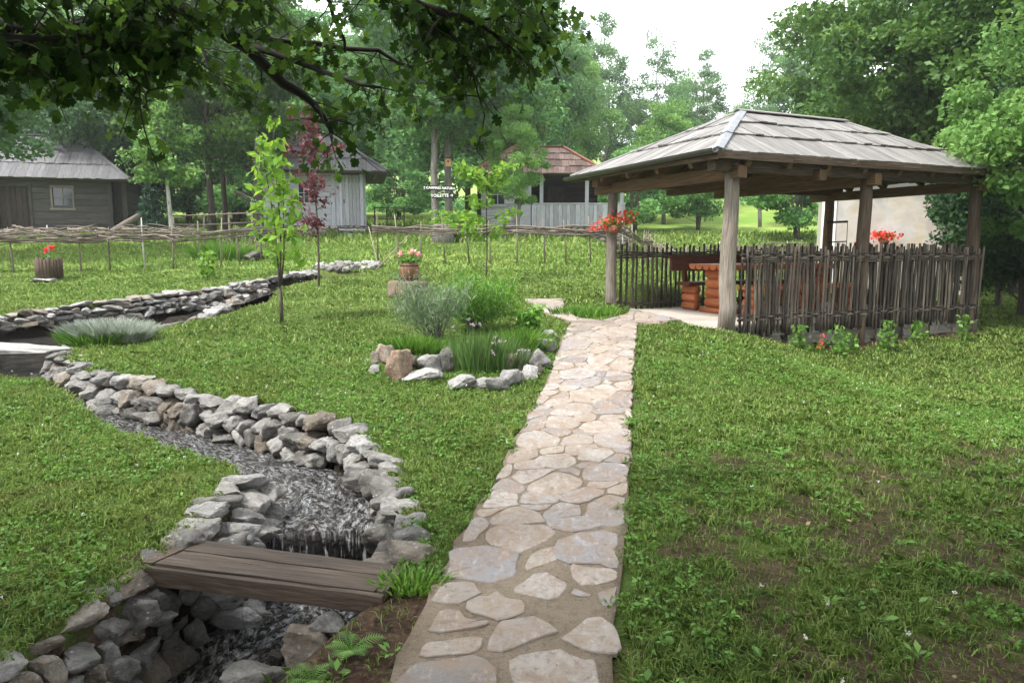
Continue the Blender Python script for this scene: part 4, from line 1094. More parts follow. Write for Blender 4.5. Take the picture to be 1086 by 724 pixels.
for (u, y, k, H, lb, w_) in [
    (463, 26, 'nearcool', 12.5, 'grey-trunked tree left of the pair behind the wooden signs', 1), (477, 27, 'nearcool', 14, 'grey-trunked tree carrying the orange birdhouse', .9),
    (497, 33, 'broad', 12.5, 'dark-trunked tree left of the veranda cabin', 1), (509, 34, 'near', 10.5, 'thin dark-trunked tree next to the veranda cabin corner', 1),
    (229, 27, 'near', 11.5, 'leaning dark-trunked tree behind the wattle fence near the birch', 1), (243, 29.5, 'near', 12, 'thin straight tree right of the leaning one near the birch', .8),
    (-50, 18.5, 'nearcool', 8.2, 'blue-green tree at the left edge hanging over the dark cabin roof', 1.6),
    (140, 33, 'deep', 8, 'dark leafy tree at the right corner of the dark log cabin', .9),
    (98, 31.5, 'deep', 9, 'dark tree leaning over the right half of the dark cabin roof', .8),
    (702, 46, 'light', 7.5, 'tree with forked trunk in the meadow left of the front shelter post', 1), (716, 50, 'cool', 8.5, 'blue-green meadow tree just behind the forked one', .8),
    (803, 44, 'slim', 8, 'slim grey-trunked tree in the meadow seen under the shelter roof', .9),
    (985, 19.5, 'near', 10.5, 'big spreading oak behind the stone building and shelter roof', 1.05), (1075, 17.5, 'near', 10, 'big leafy oak at the right edge above the dark bushes', 1.1),
    (930, 27, 'near', 12.5, 'tall oak behind the right half of the shelter roof', 1.1),
    (1420, 9.2, 'near', 9.5, 'big oak outside the right edge shading the lawn beside the shelter', 1.1),
    (1120, 11.8, 'nearlight', 5.6, 'light green tree reaching in from the right edge of the view', 1.0)]:
    T_(u, y, k, H, 'oak_tree' if 'oak' in lb else 'leafy_tree', lb, None, w_)
for (u, y, k, H, lb, w_) in [
    (548, 25.5, 'nearlight', 4.6, 'pale green young tree half hiding the left end of the veranda cabin', .75),
    (205, 36, 'bushy', 4.2, 'round bush in the gap behind the birch', 1.3), (255, 34, 'bushy', 4.6, 'round bush left of the whitewashed cabin', 1.4),
    (425, 40, 'bushy', 3.2, 'low round bush in the meadow right of the whitewashed cabin', 1.3), (738, 42, 'bushy', 5.2, 'vase-shaped bush in the meadow behind the front shelter post', 1), (842, 36, 'bushy', 5.2, 'wide round bush in the meadow seen under the shelter roof', 1.25),
    (672, 40, 'bushy', 4.5, 'bush behind the left rear shelter post', 1.2),
    (1060, 14.9, 'neardeep', 4.4, 'dark bush between the stone building and the right shelter post', .75), (1085, 13.6, 'neardeep', 4.2, 'dark bush right of the right shelter post', .9),
    (1150, 12.6, 'neardeep', 4.0, 'dark bush at the right edge of the view', .95), (1075, 16.8, 'neardeep', 5.4, 'tall dark bush behind the two at the right edge', 1),
    (955, 21.5, 'neardeep', 4.6, 'dark bush behind the pale stone building', 1), (1035, 19, 'neardeep', 6, 'tall dark bush under the big oaks on the right', 1)]:
    T_(u, y, k, H, 'bush' if 'bush' in lb else 'leafy_tree', lb, 'bushes round the meadow' if 'bush' in lb else None, w_)

for (x, y, H, lb) in ((-7.5, -3.0, 11, 'added shade tree behind the viewer on the left bank'), (-2.5, -5.5, 11.5, 'added shade tree behind the viewer where the path begins'),
                      (3.0, -4.6, 10.5, 'added shade tree behind the viewer right of the path'), (8.0, -3.2, 10, 'added shade tree behind the viewer at the right lawn edge')):
    plant_tree('leafy_tree', lb, 'tree', FT['near'], (x, y, base1(x, y) - .05), H / 11 * 1.1, None, 'added shade trees behind the viewer', H / 11)  # unseen trees added to keep sky and sun off the near lawn
# ------------------------------------------------------------------ overhanging foreground tree
OT = thing('overhanging_oak', 'dark oak boughs with lobed leaves hanging across the top left of the view', 'tree', (-4.3, 1.4, 0))
O0 = Vector((-4.3, 1.4, 0))
wood_mb = MB(); LEAFP = []
def bough(px, r0, r1, twigs, spread=.26, nleaf=9):
    pts = [at(*p) for p in px]; 
    fine = []
    for a, b in zip(pts, pts[1:]):
        m = max(2, int((b - a).length / .12))
        for i in range(m): fine.append(a.lerp(b, i / m) + Vector((U(-1, 1), U(-1, 1), U(-1, 1))) * .012)
    fine.append(pts[-1]); n = len(fine)
    wood_mb.tube([p - O0 for p in fine], [r0 + (r1 - r0) * i / (n - 1) for i in range(n)], 7, rough=.08)
    for k in range(twigs):
        p = fine[RND.randint(max(0, n // 6), n - 1)]
        twig(p, spread, nleaf)
def twig(p, spread, nleaf):
    d = Vector((U(-1, 1), U(-.25, 1), U(-.9, .45))).normalized(); L = spread * U(.5, 1.3)
    q = [p]
    for i in range(4): q.append(q[-1] + (d + Vector((U(-.3, .3), U(-.3, .3), U(-.35, .1)))) * L / 4)
    wood_mb.tube([x - O0 for x in q], [.004, .0035, .003, .002, .0015], 4)
    for i in range(nleaf):
        t = U(.25, 1) * 3.999; k = int(t); LEAFP.append(q[k].lerp(q[k + 1], t - k) + Vector((U(-1, 1), U(-1, 1), U(-1, .6))) * .05)
bough([(60, -90, 3.3), (120, -40, 3.5), (175, -2, 3.6), (230, 28, 3.7), (262, 50, 3.75), (300, 88, 3.8), (335, 112, 3.85), (352, 140, 3.9)], .055, .012, 22)
bough([(262, 50, 3.75), (310, 62, 3.7), (365, 86, 3.65), (404, 93, 3.6)], .020, .006, 11)
bough([(240, 34, 3.7), (290, 42, 3.8), (335, 47, 3.9), (400, 55, 4), (440, 72, 4.1), (478, 56, 4.2)], .022, .005, 18)
bough([(330, 108, 3.85), (345, 128, 3.8), (375, 133, 3.8)], .008, .003, 5)
bough([(215, 50, 3.6), (222, 75, 3.6), (240, 92, 3.6)], .008, .003, 7)
bough([(-70, 6, 2.9), (20, 28, 2.9), (85, 30, 2.9), (128, 28, 3.0), (180, 20, 3.1)], .034, .008, 70, .25, 10)
bough([(116, 30, 3.0), (124, 60, 3.0), (140, 84, 3.0), (158, 96, 3.0)], .009, .003, 10)
bough([(-80, 40, 2.7), (-10, 42, 2.7), (60, 38, 2.75), (110, 44, 2.8)], .02, .005, 38, .22, 9)
bough([(-60, -40, 2.6), (60, -20, 2.7), (160, -12, 2.9), (250, -20, 3.1)], .026, .006, 60, .30, 10)
bough([(320, -45, 3.45), (347, 2, 3.6), (362, 35, 3.7), (366, 56, 3.75)], .013, .006, 8)
bough([(360, -80, 3.2), (415, -8, 3.4), (470, 15, 3.5), (510, 30, 3.6), (542, 50, 3.7)], .030, .007, 26)
bough([(452, 8, 3.5), (488, 45, 3.55), (500, 80, 3.6), (514, 122, 3.65)], .012, .003, 17)
bough([(500, 26, 3.6), (550, 12, 3.7), (580, 16, 3.8)], .010, .003, 30)
bough([(470, 15, 3.5), (450, 45, 3.4), (430, 62, 3.4)], .009, .003, 10)
bough([(400, -30, 3.3), (480, -22, 3.4), (560, -12, 3.5)], .012, .004, 30)
def limb(a, b, r0, r1, sag=.15):
    a = Vector(a); n = 10; pts = []
    for i in range(n + 1):
        t = i / n; pts.append(a.lerp(b, t) + Vector((U(-.03, .03), U(-.03, .03), sin(t * pi) * sag)) - O0)
    wood_mb.tube(pts, [r0 + (r1 - r0) * i / n for i in range(n + 1)], 9, rough=.05)
limb((-4.2, 1.5, 2.3), at(60, -90, 3.3), .10, .046); limb((-4.2, 1.5, 2.0), at(-70, 6, 2.9), .08, .034, .05); limb((-4.25, 1.45, 2.6), at(360, -80, 3.2), .09, .028, .45)
limb((-4.2, 1.5, 1.9), at(-80, 60, 2.7), .05, .02, .05); limb((-4.2, 1.5, 2.5), at(-60, -40, 2.6), .05, .026); limb(at(60, -90, 3.3), at(320, -45, 3.45), .03, .013)
limb((-4.2, 1.45, 3.0), Vector((-1.5, -.5, 6.2)), .16, .05, .3); limb((-4.2, 1.45, 3.3), Vector((2.0, -.3, 6.6)), .15, .03, .9)
wood_mb.tube([(U(-.03, .03), U(-.03, .03), z) for z in (-.2, .2, .8, 1.5, 2.2, 3.0, 4.2, 6.0)], [.34, .28, .25, .24, .22, .19, .14, .06], 14, rough=.06)
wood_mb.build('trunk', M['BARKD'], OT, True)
tmpl = [(0, 0), (.16, .07), (.22, .20), (.33, .25), (.37, .14), (.48, .36), (.60, .40), (.62, .20), (.76, .30), (.86, .24), (.87, .10), (1, 0)]
tmpl = np.array(tmpl + [(x, -y) for x, y in tmpl[-2:0:-1]])
LP = np.array([tuple(p) for p in LEAFP]); n = len(LP)
a = NR.normal(size=(n, 3)); a[:, 2] -= .9; a /= np.linalg.norm(a, axis=1)[:, None]
b = NR.normal(size=(n, 3)); b[:, 2] *= .5; b -= a * np.sum(a * b, 1)[:, None]; b /= np.linalg.norm(b, axis=1)[:, None]
nn = np.cross(a, b); sz = NR.uniform(.036, .08, n)
K = len(tmpl)
V = LP[:, None, :] + sz[:, None, None] * (a[:, None, :] * tmpl[None, :, 0:1] + b[:, None, :] * tmpl[None, :, 1:2] + nn[:, None, :] * (np.abs(tmpl[None, :, 1:2]) * NR.uniform(-.5, .9, n)[:, None, None] - NR.uniform(-.1, .5, n)[:, None, None] * tmpl[None, :, 0:1] ** 2))
V = V.reshape(-1, 3) - np.array(O0)
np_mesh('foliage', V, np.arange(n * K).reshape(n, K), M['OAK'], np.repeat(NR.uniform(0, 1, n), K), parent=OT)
# its unseen crown overhead, spread wide to shade the near lawn
C, Pn, tone = crown_pts(NR, (7.5, 3.8, 1.6), 120, 85, 1.05); Pn += np.array((1.2, -1.7, 6.4)) - np.array(O0)
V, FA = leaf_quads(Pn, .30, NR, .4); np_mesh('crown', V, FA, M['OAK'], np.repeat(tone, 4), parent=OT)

# ------------------------------------------------------------------ saplings
def leafy(name, label, cat, p, stems, leaves, lm, bark, leafsize, elong=2.0, up=.4, dirs=None):
    t = thing(name, label, cat, p)
    mb = MB()
    for pts, r0, r1 in stems:
        n_ = len(pts); mb.tube(pts, [r0 + (r1 - r0) * i / (n_ - 1) for i in range(n_)], 7, rough=.06)
    mb.build('trunk', bark, t, True)
    V, FA = leaf_quads(np.array(leaves), leafsize, NR, up, elong, None if dirs is None else np.array([dirs] * len(leaves))); np_mesh('crown', V, FA, lm, np.repeat(NR.uniform(0, 1, len(leaves)), 4), parent=t)
    return t
# young chestnut-like sapling with three stems in the middle of the lawn
p = P(299, 342); H = (342 - 138) / F * p.y
stems = [([(0, 0, -.05), (0, 0, .35), (-.01, 0, .5)], .028, .022)]; lv = []
for (dx, tp) in ((-.10, .92), (0.02, 1.0), (.10, .70)):
    pts = [(dx * t * 1.4 + .02 * sin(5 * t) + (-.01), .03 * sin(4 * t + dx * 9), .48 + (H * tp - .48) * t) for t in np.linspace(0, 1, 9)]
    stems.append((pts, .014, .004))
    for k in range(150):
        t = (round(U(.24, 1) * 9) / 9 + U(-.025, .025)) ; t = min(1, max(.22, t)) * 7.99; i = int(t); q = Vector(pts[i]).lerp(Vector(pts[i + 1]), t - i); r = (.07 + .22 * sin(min(1, t / 8) * pi) ** .7)
        an = U(0, 6.28); rr = r * U(.2, 1.15) ** .7; lv.append((q.x + cos(an) * rr, q.y + sin(an) * rr, q.z + U(-.06, .05)))
leafy('sapling', 'bright green leafy sapling with three thin stems in the left lawn', 'young tree', p, stems, lv, M['SAPLING'], M['BARK'], .155, 2.3, .35)
# red-leaved plum
p = P(338, 304); H = (304 - 118) / F * p.y; stems = [([(.02 * sin(z * 2), 0, z) for z in np.linspace(-.05, H * .8, 9)], .024, .008)]; lv = []
for k in range(26):
    z0 = U(.22, .82) * H; an = U(0, 6.28); L = U(.25, .72) * (.75 + .3 * z0 / H); pts = [(.02, 0, z0)]
    for i in range(4): pts.append((pts[-1][0] + cos(an) * L / 4, pts[-1][1] + sin(an) * L / 4, pts[-1][2] + U(.02, .16) * .9))
    stems.append((pts, .007, .002))
    for i in range(34):
        t = U(.3, 1) * 3.99; j = int(t); q = Vector(pts[j]).lerp(Vector(pts[j + 1]), t - j); lv.append((q.x + U(-.09, .09), q.y + U(-.09, .09), q.z + U(-.1, .09)))
for k in range(160): lv.append((U(-.12, .12), U(-.12, .12), H * U(.8, 1.0)))
leafy('plum_tree', 'young red-leaved plum tree in front of the whitewashed cabin', 'young tree', p, stems, lv, M['PLUM'], M['BARK'], .095, 1.7)
# slim maple sapling
p = P(515, 301); H = (301 - 168) / F * p.y; stems = [([(.06 * z / H + .015 * sin(3 * z), 0, z) for z in np.linspace(-.05, H * .9, 9)], .016, .006)]; lv = []
for k in range(22):
    z0 = U(.34, .9) * H; an = U(0, 6.28); L = U(.35, .95) * (1.05 - .4 * z0 / H); pts = [(.05 * z0 / H, 0, z0)]
    for i in range(4): pts.append((pts[-1][0] + cos(an) * L / 4, pts[-1][1] + sin(an) * L / 4 * .8, pts[-1][2] + U(-.03, .12)))
    stems.append((pts, .006, .002))
    for i in range(36):
        t = U(.3, 1) * 3.99; j = int(t); q = Vector(pts[j]).lerp(Vector(pts[j + 1]), t - j); lv.append((q.x + U(-.12, .12), q.y + U(-.12, .12), q.z + U(-.06, .07)))
leafy('sapling', 'slim sapling with light layered leaves in front of the veranda cabin', 'young tree', p, stems, lv, M['SAPLING'], M['BARK'], .12, 1.6, .8)
# little sapling by the fence
p = P(220, 298); lv = [(U(-.13, .13), U(-.13, .13), U(.12, .58)) for k in range(120)]
leafy('sapling', 'knee-high bright green sapling below the wattle fence near the birch', 'young tree', p, [([(0, 0, 0), (0, 0, .5)], .008, .003)], lv, M['SAPLING'], M['BARK'], .12, 1.7, .4)
# birch
y = 24.0; x = (186 - CX) / F * y; z = base1(x, y); H = 6.6; stems = [([(-.35 * (zz / H) + .05 * sin(zz), 0, zz) for zz in np.linspace(-.1, H * .95, 12)], .075, .02)]; lv = []
for k in range(46):
    z0 = U(.30, .98) * H; an = U(0, 6.28); L = U(.6, 1.75) * (1.15 - .75 * z0 / H); pts = [(-.35 * z0 / H, 0, z0)]
    for i in range(5): pts.append((pts[-1][0] + cos(an) * L / 5, pts[-1][1] + sin(an) * L / 5, pts[-1][2] + (.14 - .06 * i) * L))
    stems.append((pts, .014, .003))
    for i in range(150):
        t = U(.15, 1) * 4.99; j = int(t); q = Vector(pts[j]).lerp(Vector(pts[j + 1]), t - j); lv.append((q.x + U(-.2, .2), q.y + U(-.2, .2), q.z + U(-.38, .12)))
leafy('birch_tree', 'slender white-stemmed birch beyond the wattle fence', 'tree', (x, y, z), stems, lv, M['FORESTY'], M['BIRCH'], .15, 1.6)
# little spruce
y = 26.5; x = (166 - CX) / F * y; z = base1(x, y); H = 2.5; lv = []
for k in range(2600):
    t = U(0, 1) ** .6; zz = H * (1 - t) ; tier = 1 - ((zz / H * 9) % 1) * .45; r = t * .95 * U(.25, 1) * tier; an = U(0, 6.28); lv.append((cos(an) * r, sin(an) * r, .15 + zz * .95 - r * .22))
leafy('spruce_tree', 'small dark spruce between the dark log cabin and the birch', 'tree', (x, y, z), [([(0, 0, -.1), (0, 0, H)], .05, .01)], lv, M['SPRUCE'], M['BARK'], .16, 3)
# dead stub trunk
y = 25; x = (276 - CX) / F * y; z = base1(x, y)
t = thing('dead_tree', 'bare dark trunk with a broken side limb beside the whitewashed cabin', 'tree', (x, y, z)); mb = MB()
mb.tube([(0.02 * i, 0, -.1 + i * .45) for i in range(9)], [.26, .2, .18, .17, .17, .16, .15, .13, .1], 10, rough=.08); mb.build('trunk', M['BARK'], t, True)
mb = MB(); mb.tube([(0, 0, 1.3), (-.25, 0, 1.42), (-.5, 0, 1.62), (-.72, 0, 1.68)], [.1, .09, .07, .04], 8, rough=.08); mb.build('limb', M['BARK'], t, True)

# ------------------------------------------------------------------ cabins
def hip_roof(parent, x0, x1, y0, y1, rx0, rx1, ry, ez, rz, mat, bw, courses, cap, capw=.14, lift=.04):
    mb = MB()
    for pl in [((x0, y0), (x1, y0), (rx0, ry), (rx1, ry)), ((x1, y0), (x1, y1), (rx1, ry), (rx1, ry)), ((x1, y1), (x0, y1), (rx1, ry), (rx0, ry)), ((x0, y1), (x0, y0), (rx0, ry), (rx0, ry))]:
        roof_plane(mb, *pl, ez, rz, bw, courses, .03, lift)
    r = mb.build('roof', M[mat], parent)
    mb = MB()
    for a, b in (((x0, y0, ez), (rx0, ry, rz)), ((x1, y0, ez), (rx1, ry, rz)), ((x1, y1, ez), (rx1, ry, rz)), ((x0, y1, ez), (rx0, ry, rz)), ((rx0, ry, rz + .01), (rx1, ry, rz + .01))):
        mb.beam(Vector(a) + Vector((0, 0, .05)), Vector(b) + Vector((0, 0, .05)), capw, .05, jit=.01, seg=8)
    mb.build('ridge_cap', M[cap], r)
    mb = MB(); mb.box(((x0 + x1) / 2, (y0 + y1) / 2, ez - .03), (x1 - x0 - .1, y1 - y0 - .1, .04)); mb.build('soffit', M['BEAMD'], r)
    return r
def plank_wall(mb, x0, x1, z0, z1, y, h, th, holes=(), vertical=False):
    """boards with rectangular openings; holes (xa,xb,za,zb)"""
    if vertical:
        x = x0
        while x < x1 - .02:
            w_ = min(h * U(.8, 1.2), x1 - x); segs = [(z0, z1)]
            for (xa, xb, za, zb) in holes:
                if x + w_ / 2 > xa and x + w_ / 2 < xb: segs = [(z0, za), (zb, z1)]
            for (a, b) in segs:
                if b - a > .03: mb.beam((x + w_ / 2, y + U(-.006, .006), a), (x + w_ / 2, y + U(-.006, .006), b), w_ - .012, th, up=(0, 1, 0), jit=.003)
            x += w_
        return
    z = z0
    while z < z1 - .02:
        hh = min(h * U(.85, 1.15), z1 - z); zc = z + hh / 2; segs = [(x0, x1)]
        for (xa, xb, za, zb) in holes:
            if za < zc < zb:
                ns = []
                for (a, b) in segs:
                    if xb <= a or xa >= b: ns.append((a, b))
                    else: ns += [(a, xa), (xb, b)]
                segs = ns
        for (a, b) in segs:
            if b - a > .03: mb.beam((a, y + U(-.006, .006), zc), (b, y + U(-.006, .006), zc), th, hh - .014, jit=.003, seg=3)
        z += hh
def rot_wall(parent, name, mat, x, y0, y1, z0, z1, h, th):
    mb = MB(); z = z0
    while z < z1 - .02:
        hh = min(h * U(.85, 1.15), z1 - z); mb.beam((x, y0, z + hh / 2), (x, y1, z + hh / 2), th, hh - .012, jit=.003); z += hh
    return mb.build(name, M[mat], parent)
def window(parent, xa, xb, za, zb, y, fm, fw=.06, nx_=2, nz_=2):
    mb = MB(); cx = (xa + xb) / 2
    mb.box((cx, y - .03, zb + fw / 2), (xb - xa + 2 * fw, .08, fw)); mb.box((cx, y - .04, za - fw / 2), (xb - xa + 2 * fw + .06, .11, fw))
    mb.box((xa - fw / 2, y - .03, (za + zb) / 2), (fw, .078, zb - za)); mb.box((xb + fw / 2, y - .03, (za + zb) / 2), (fw, .078, zb - za))
    f = mb.build('window', M[fm], parent)
    mb = MB(); mb.box((cx, y + .03, (za + zb) / 2), (xb - xa, .012, zb - za)); mb.build('pane', M['GLASS'], f)
    mb = MB()
    for i in range(1, nx_): mb.box((xa + (xb - xa) * i / nx_, y + .01, (za + zb) / 2), (.03, .03, zb - za))
    for i in range(1, nz_): mb.box((cx, y + .012, za + (zb - za) * i / nz_), (xb - xa, .028, .03))
    mb.build('muntin', M[fm], f)
    return f
# dark log cabin
cx_ = (0 - CX) / F * 29 - .9; y_ = 29.0; z_ = base1(-18.5, 29.0) - .05
c1 = thing('log_cabin', 'dark weathered log cabin with grey shingle roof on the far left', 'cabin', (-20.95, 27.5, z_ + .06), radians(18)); c1.scale = (.95, .95, .93)
mb = MB(); mb.box((2.9, 2.2, -.10), (6.2, 4.9, .5)); mb.build('foundation', M['RUBBLE'], c1)
mb = MB(); plank_wall(mb, 0, 5.62, .15, 2.25, 0, .26, .1, ((1.62, 2.72, .15, 1.95), (3.55, 4.25, 1.08, 1.92))); mb.build('wall', M['CABIN'], c1)
rot_wall(c1, 'wall', 'CABIN', 0, .06, 4.4, .15, 2.25, .26, .1); rot_wall(c1, 'wall', 'CABIN', 6.1, .35, 4.4, .15, 2.25, .26, .1)
mb = MB(); plank_wall(mb, 0.06, 6.04, .15, 2.25, 4.4, .26, .1); mb.build('wall', M['CABIN'], c1)
mb = MB(); plank_wall(mb, 5.7, 6.04, .15, 2.2, .36, .18, .06, (), True); mb.build('recess_panel', M['CABDARK'], c1)
for x in (-.02, 5.64, 6.12):
    mb = MB(); mb.box((x, -.02 if x < 6 else .3, 1.2), (.16, .16, 2.1), jit=.006); mb.build('corner_post', M['CABIN'], c1)
mb = MB(); plank_wall(mb, 1.64, 2.70, .17, 1.93, .12, .2, .05, (), True); d_ = mb.build('door', M['CABDARK'], c1)
mb = MB(); mb.box((2.55, .07, 1.05), (.03, .05, .16)); mb.build('handle', M['METAL'], d_)
mb = MB(); mb.box((1.57, -.02, 1.05), (.1, .14, 1.8)); mb.box((2.77, -.02, 1.05), (.1, .14, 1.8)); mb.box((2.17, -.025, 2.0), (1.3, .15, .1)); mb.build('door_frame', M['CABIN'], c1)
window(c1, 3.55, 4.25, 1.08, 1.92, 0, 'OLDWOOD', .08)
hip_roof(c1, -.55, 6.45, -.6, 5.0, 1.9, 4.2, 2.2, 2.27, 4.25, 'SHINGLED', .2, ((0, .36), (.33, .68), (.65, 1)), 'SHINGLED')
# leaning log beside it
y = 23.5; a = at(120, 246, y); b = at(147, 229, y + 1)
mb = MB(); mb.tube([a, a.lerp(b, .5) + Vector((0, 0, .02)), b], [.12, .1, .085], 10, rough=.06); tag(mb.build('leaning_log', M['OLDWOOD'], None, True), 'long grey log leaning up at the right corner of the dark cabin', 'log')

# whitewashed cabin
z_ = base1(-7.6, 28.3); c2 = thing('whitewashed_cabin', 'whitewashed plank cabin with grey hipped shingle roof and grey door', 'cabin', (-9.6, 28.4, z_ - .02), radians(12))
mb = MB(); mb.box((1.95, 1.9, .16), (4.1, 4.0, .56)); mb.build('foundation', M['RUBBLE'], c2)
mb = MB(); plank_wall(mb, 0, 2.55, .44, 2.5, 0, .22, .09, ((1.36, 1.92, 1.30, 2.10), (.55, .98, 1.72, 2.08))); mb.build('wall', M['WHITEWOOD'], c2)
mb = MB(); plank_wall(mb, 2.55, 2.92, .44, 2.5, .02, .16, .07, (), True); mb.build('wall', M['WHITEWOOD'], c2)
rot_wall(c2, 'wall', 'WHITEWOOD', 0, .06, 3.7, .44, 2.5, .22, .09); rot_wall(c2, 'wall', 'WHITEWOOD', 3.86, .06, 3.7, .44, 2.5, .22, .09)
mb = MB(); plank_wall(mb, .06, 3.8, .44, 2.5, 3.7, .22, .09); mb.build('wall', M['WHITEWOOD'], c2)
mb = MB(); plank_wall(mb, 2.98, 3.66, .46, 2.42, .03, .14, .06, (), True); d_ = mb.build('door', M['GREYWOOD'], c2)
mb = MB(); mb.box((3.06, -.02, 1.4), (.03, .05, .14)); mb.build('handle', M['METAL'], d_)
mb = MB(); mb.box((2.94, -.03, 1.45), (.09, .12, 2.0)); mb.box((3.74, -.03, 1.45), (.14, .12, 2.0)); mb.build('door_frame', M['WHITEWOOD'], c2)
mb = MB(); mb.box((.76, .05, 1.9), (.43, .05, .36)); mb.build('vent', M['CABDARK'], c2)
window(c2, 1.36, 1.92, 1.30, 2.10, 0, 'WHITEWOOD', .06, 3, 2)
for k in range(2): mb = MB(); mb.box((3.35, -.35 - .3 * (1 - k) - .1, .10 + .17 * k), (1.0, .34, .07), jit=.008); mb.build('step', M['GREYWOOD'], c2)
hip_roof(c2, -.55, 4.75, -.85, 4.5, 1.85, 2.55, 1.9, 2.5, 4.15, 'SHINGLED', .19, ((0, .36), (.33, .68), (.65, 1)), 'SHINGLED')

# veranda cabin
z_ = base1(.5, 28.0) - .06; c3 = thing('veranda_cabin', 'cabin with brown tiled roof and pale plank veranda railing left of the shelter', 'cabin', (-1.15, 28.4, z_ - .1))
mb = MB(); mb.box((2.8, 1.9, .15), (5.9, 4.2, .70)); mb.build('foundation', M['RUBBLE'], c3)
mb = MB(); plank_wall(mb, 0, 1.75, .52, 2.45, 0, .24, .08, ((.35, .85, 1.35, 2.15),)); mb.build('wall', M['GREYWOOD'], c3)
rot_wall(c3, 'wall', 'WHITEWOOD', 0, .06, 3.7, .52, 2.45, .24, .08)
rot_wall(c3, 'wall', 'CABDARK', 1.75, .06, 1.8, .52, 2.45, .24, .08)
mb = MB(); plank_wall(mb, 1.8, 4.6, .52, 2.45, 1.85, .24, .08, ((2.6, 3.3, .52, 2.2),)); mb.build('wall', M['CABDARK'], c3)
mb = MB(); plank_wall(mb, 2.62, 3.28, .54, 2.18, 1.9, .18, .05, (), True); mb.build('door', M['BEAMD'], c3)
rot_wall(c3, 'wall', 'CABDARK', 4.62, 1.9, 3.7, .52, 2.45, .24, .08)
mb = MB(); plank_wall(mb, .06, 4.6, .52, 2.45, 3.7, .24, .08); mb.build('wall', M['CABDARK'], c3)
window(c3, .35, .85, 1.35, 2.15, 0, 'GREYWOOD', .06)
for x in (1.82, 2.28, 4.02, 5.36): mb = MB(); mb.box((x, -.06, 1.48), (.13, .13, 1.95), jit=.005); mb.build('post', M['WHITEWOOD'], c3)
x = 2.0
mb = MB(); plank_wall(mb, 1.9, 5.5, .50, 1.36, -.16, .17, .03, (), True); mb.build('railing', M['GREYWOOD'], c3)
mb = MB(); mb.beam((1.9, -.13, 1.40), (5.5, -.13, 1.40), .08, .05, seg=4, jit=.004); mb.build('handrail', M['GREYWOOD'], c3)
mb = MB(); mb.prism([(1.30 + .27 + cos(a) * .27 , -.22, 1.36 + sin(a) * .18) for a in np.linspace(0, pi, 9)] + [(1.30, -.22, .42), (1.84, -.22, .42)], (0, 1, 0), .035); mb.build('gate', M['GREYWOOD'], c3)
hip_roof(c3, -.45, 4.75, -.5, 4.4, 1.25, 3.25, 1.9, 2.5, 3.75, 'TILE', .22, ((0, .27), (.25, .52), (.5, .77), (.75, 1)), 'RIDGETILE', .16, .05)
mb = MB(); plank_wall(mb, 4.4, 6.7, 0, .1, 0, .1, .1)
mb = MB(); v = []; mb.prism([(4.3, -.5, 2.42), (6.7, -.5, 2.36), (6.7, 2.6, 2.75), (4.3, 2.6, 2.80)], (0, 0, 1), .06); mb.build('porch_roof', M['TILE'], c3)

# pale stone building
sbx, sby = 7.62, 18.0; z_ = base1(sbx + 1, sby) - .3; c4 = thing('stone_building', 'pale plastered stone building behind the back of the shelter', 'building', (sbx, sby, z_), radians(-20))
mb = MB()
mb.prism([(.28, 0, 0), (3.3, 0, 0), (3.3, 0, 3.35), (.28, 0, 3.35)], (0, 1, 0), .45); mb.prism([(3.3, .452, 0), (2.85, .452, 0), (2.85, .452, 3.35), (3.3, .452, 3.35)], (0, 1, 0), 2.4)
mb.prism([(0.46, .452, 0), (0.02, .452, 0), (0.02, .452, 3.35), (0.46, .452, 3.35)], (0, 1, 0), 2.4); mb.prism([(0.02, 2.86, 0), (3.3, 2.86, 0), (3.3, 2.86, 3.35), (.02, 2.86, 3.35)], (0, 1, 0), .4)
mb.build('wall', M['STONEWALL'], c4)
mb = MB(); mb.box((.13, .22, 1.66), (.30, .50, 3.4)); mb.build('lit_side_pier', M['WHITE'], c4)  # brightness of the lit narrow side painted as a white pier
for zz in (2.55,): mb = MB(); mb.box((.12, -.05, zz), (.05, .04, 1.3)); mb.build('trim', M['BEAM'], c4)
for x in (.9, 1.75, 2.6): mb = MB(); mb.box((x, -.16, 3.22), (.14, .4, .14)); mb.build('beam_end', M['BEAMD'], c4)
hip_roof(c4, -.3, 3.7, -.4, 3.6, 1.2, 2.3, 1.6, 3.36, 3.95, 'TILE', .22, ((0, .36), (.33, .68), (.65, 1)), 'RIDGETILE')

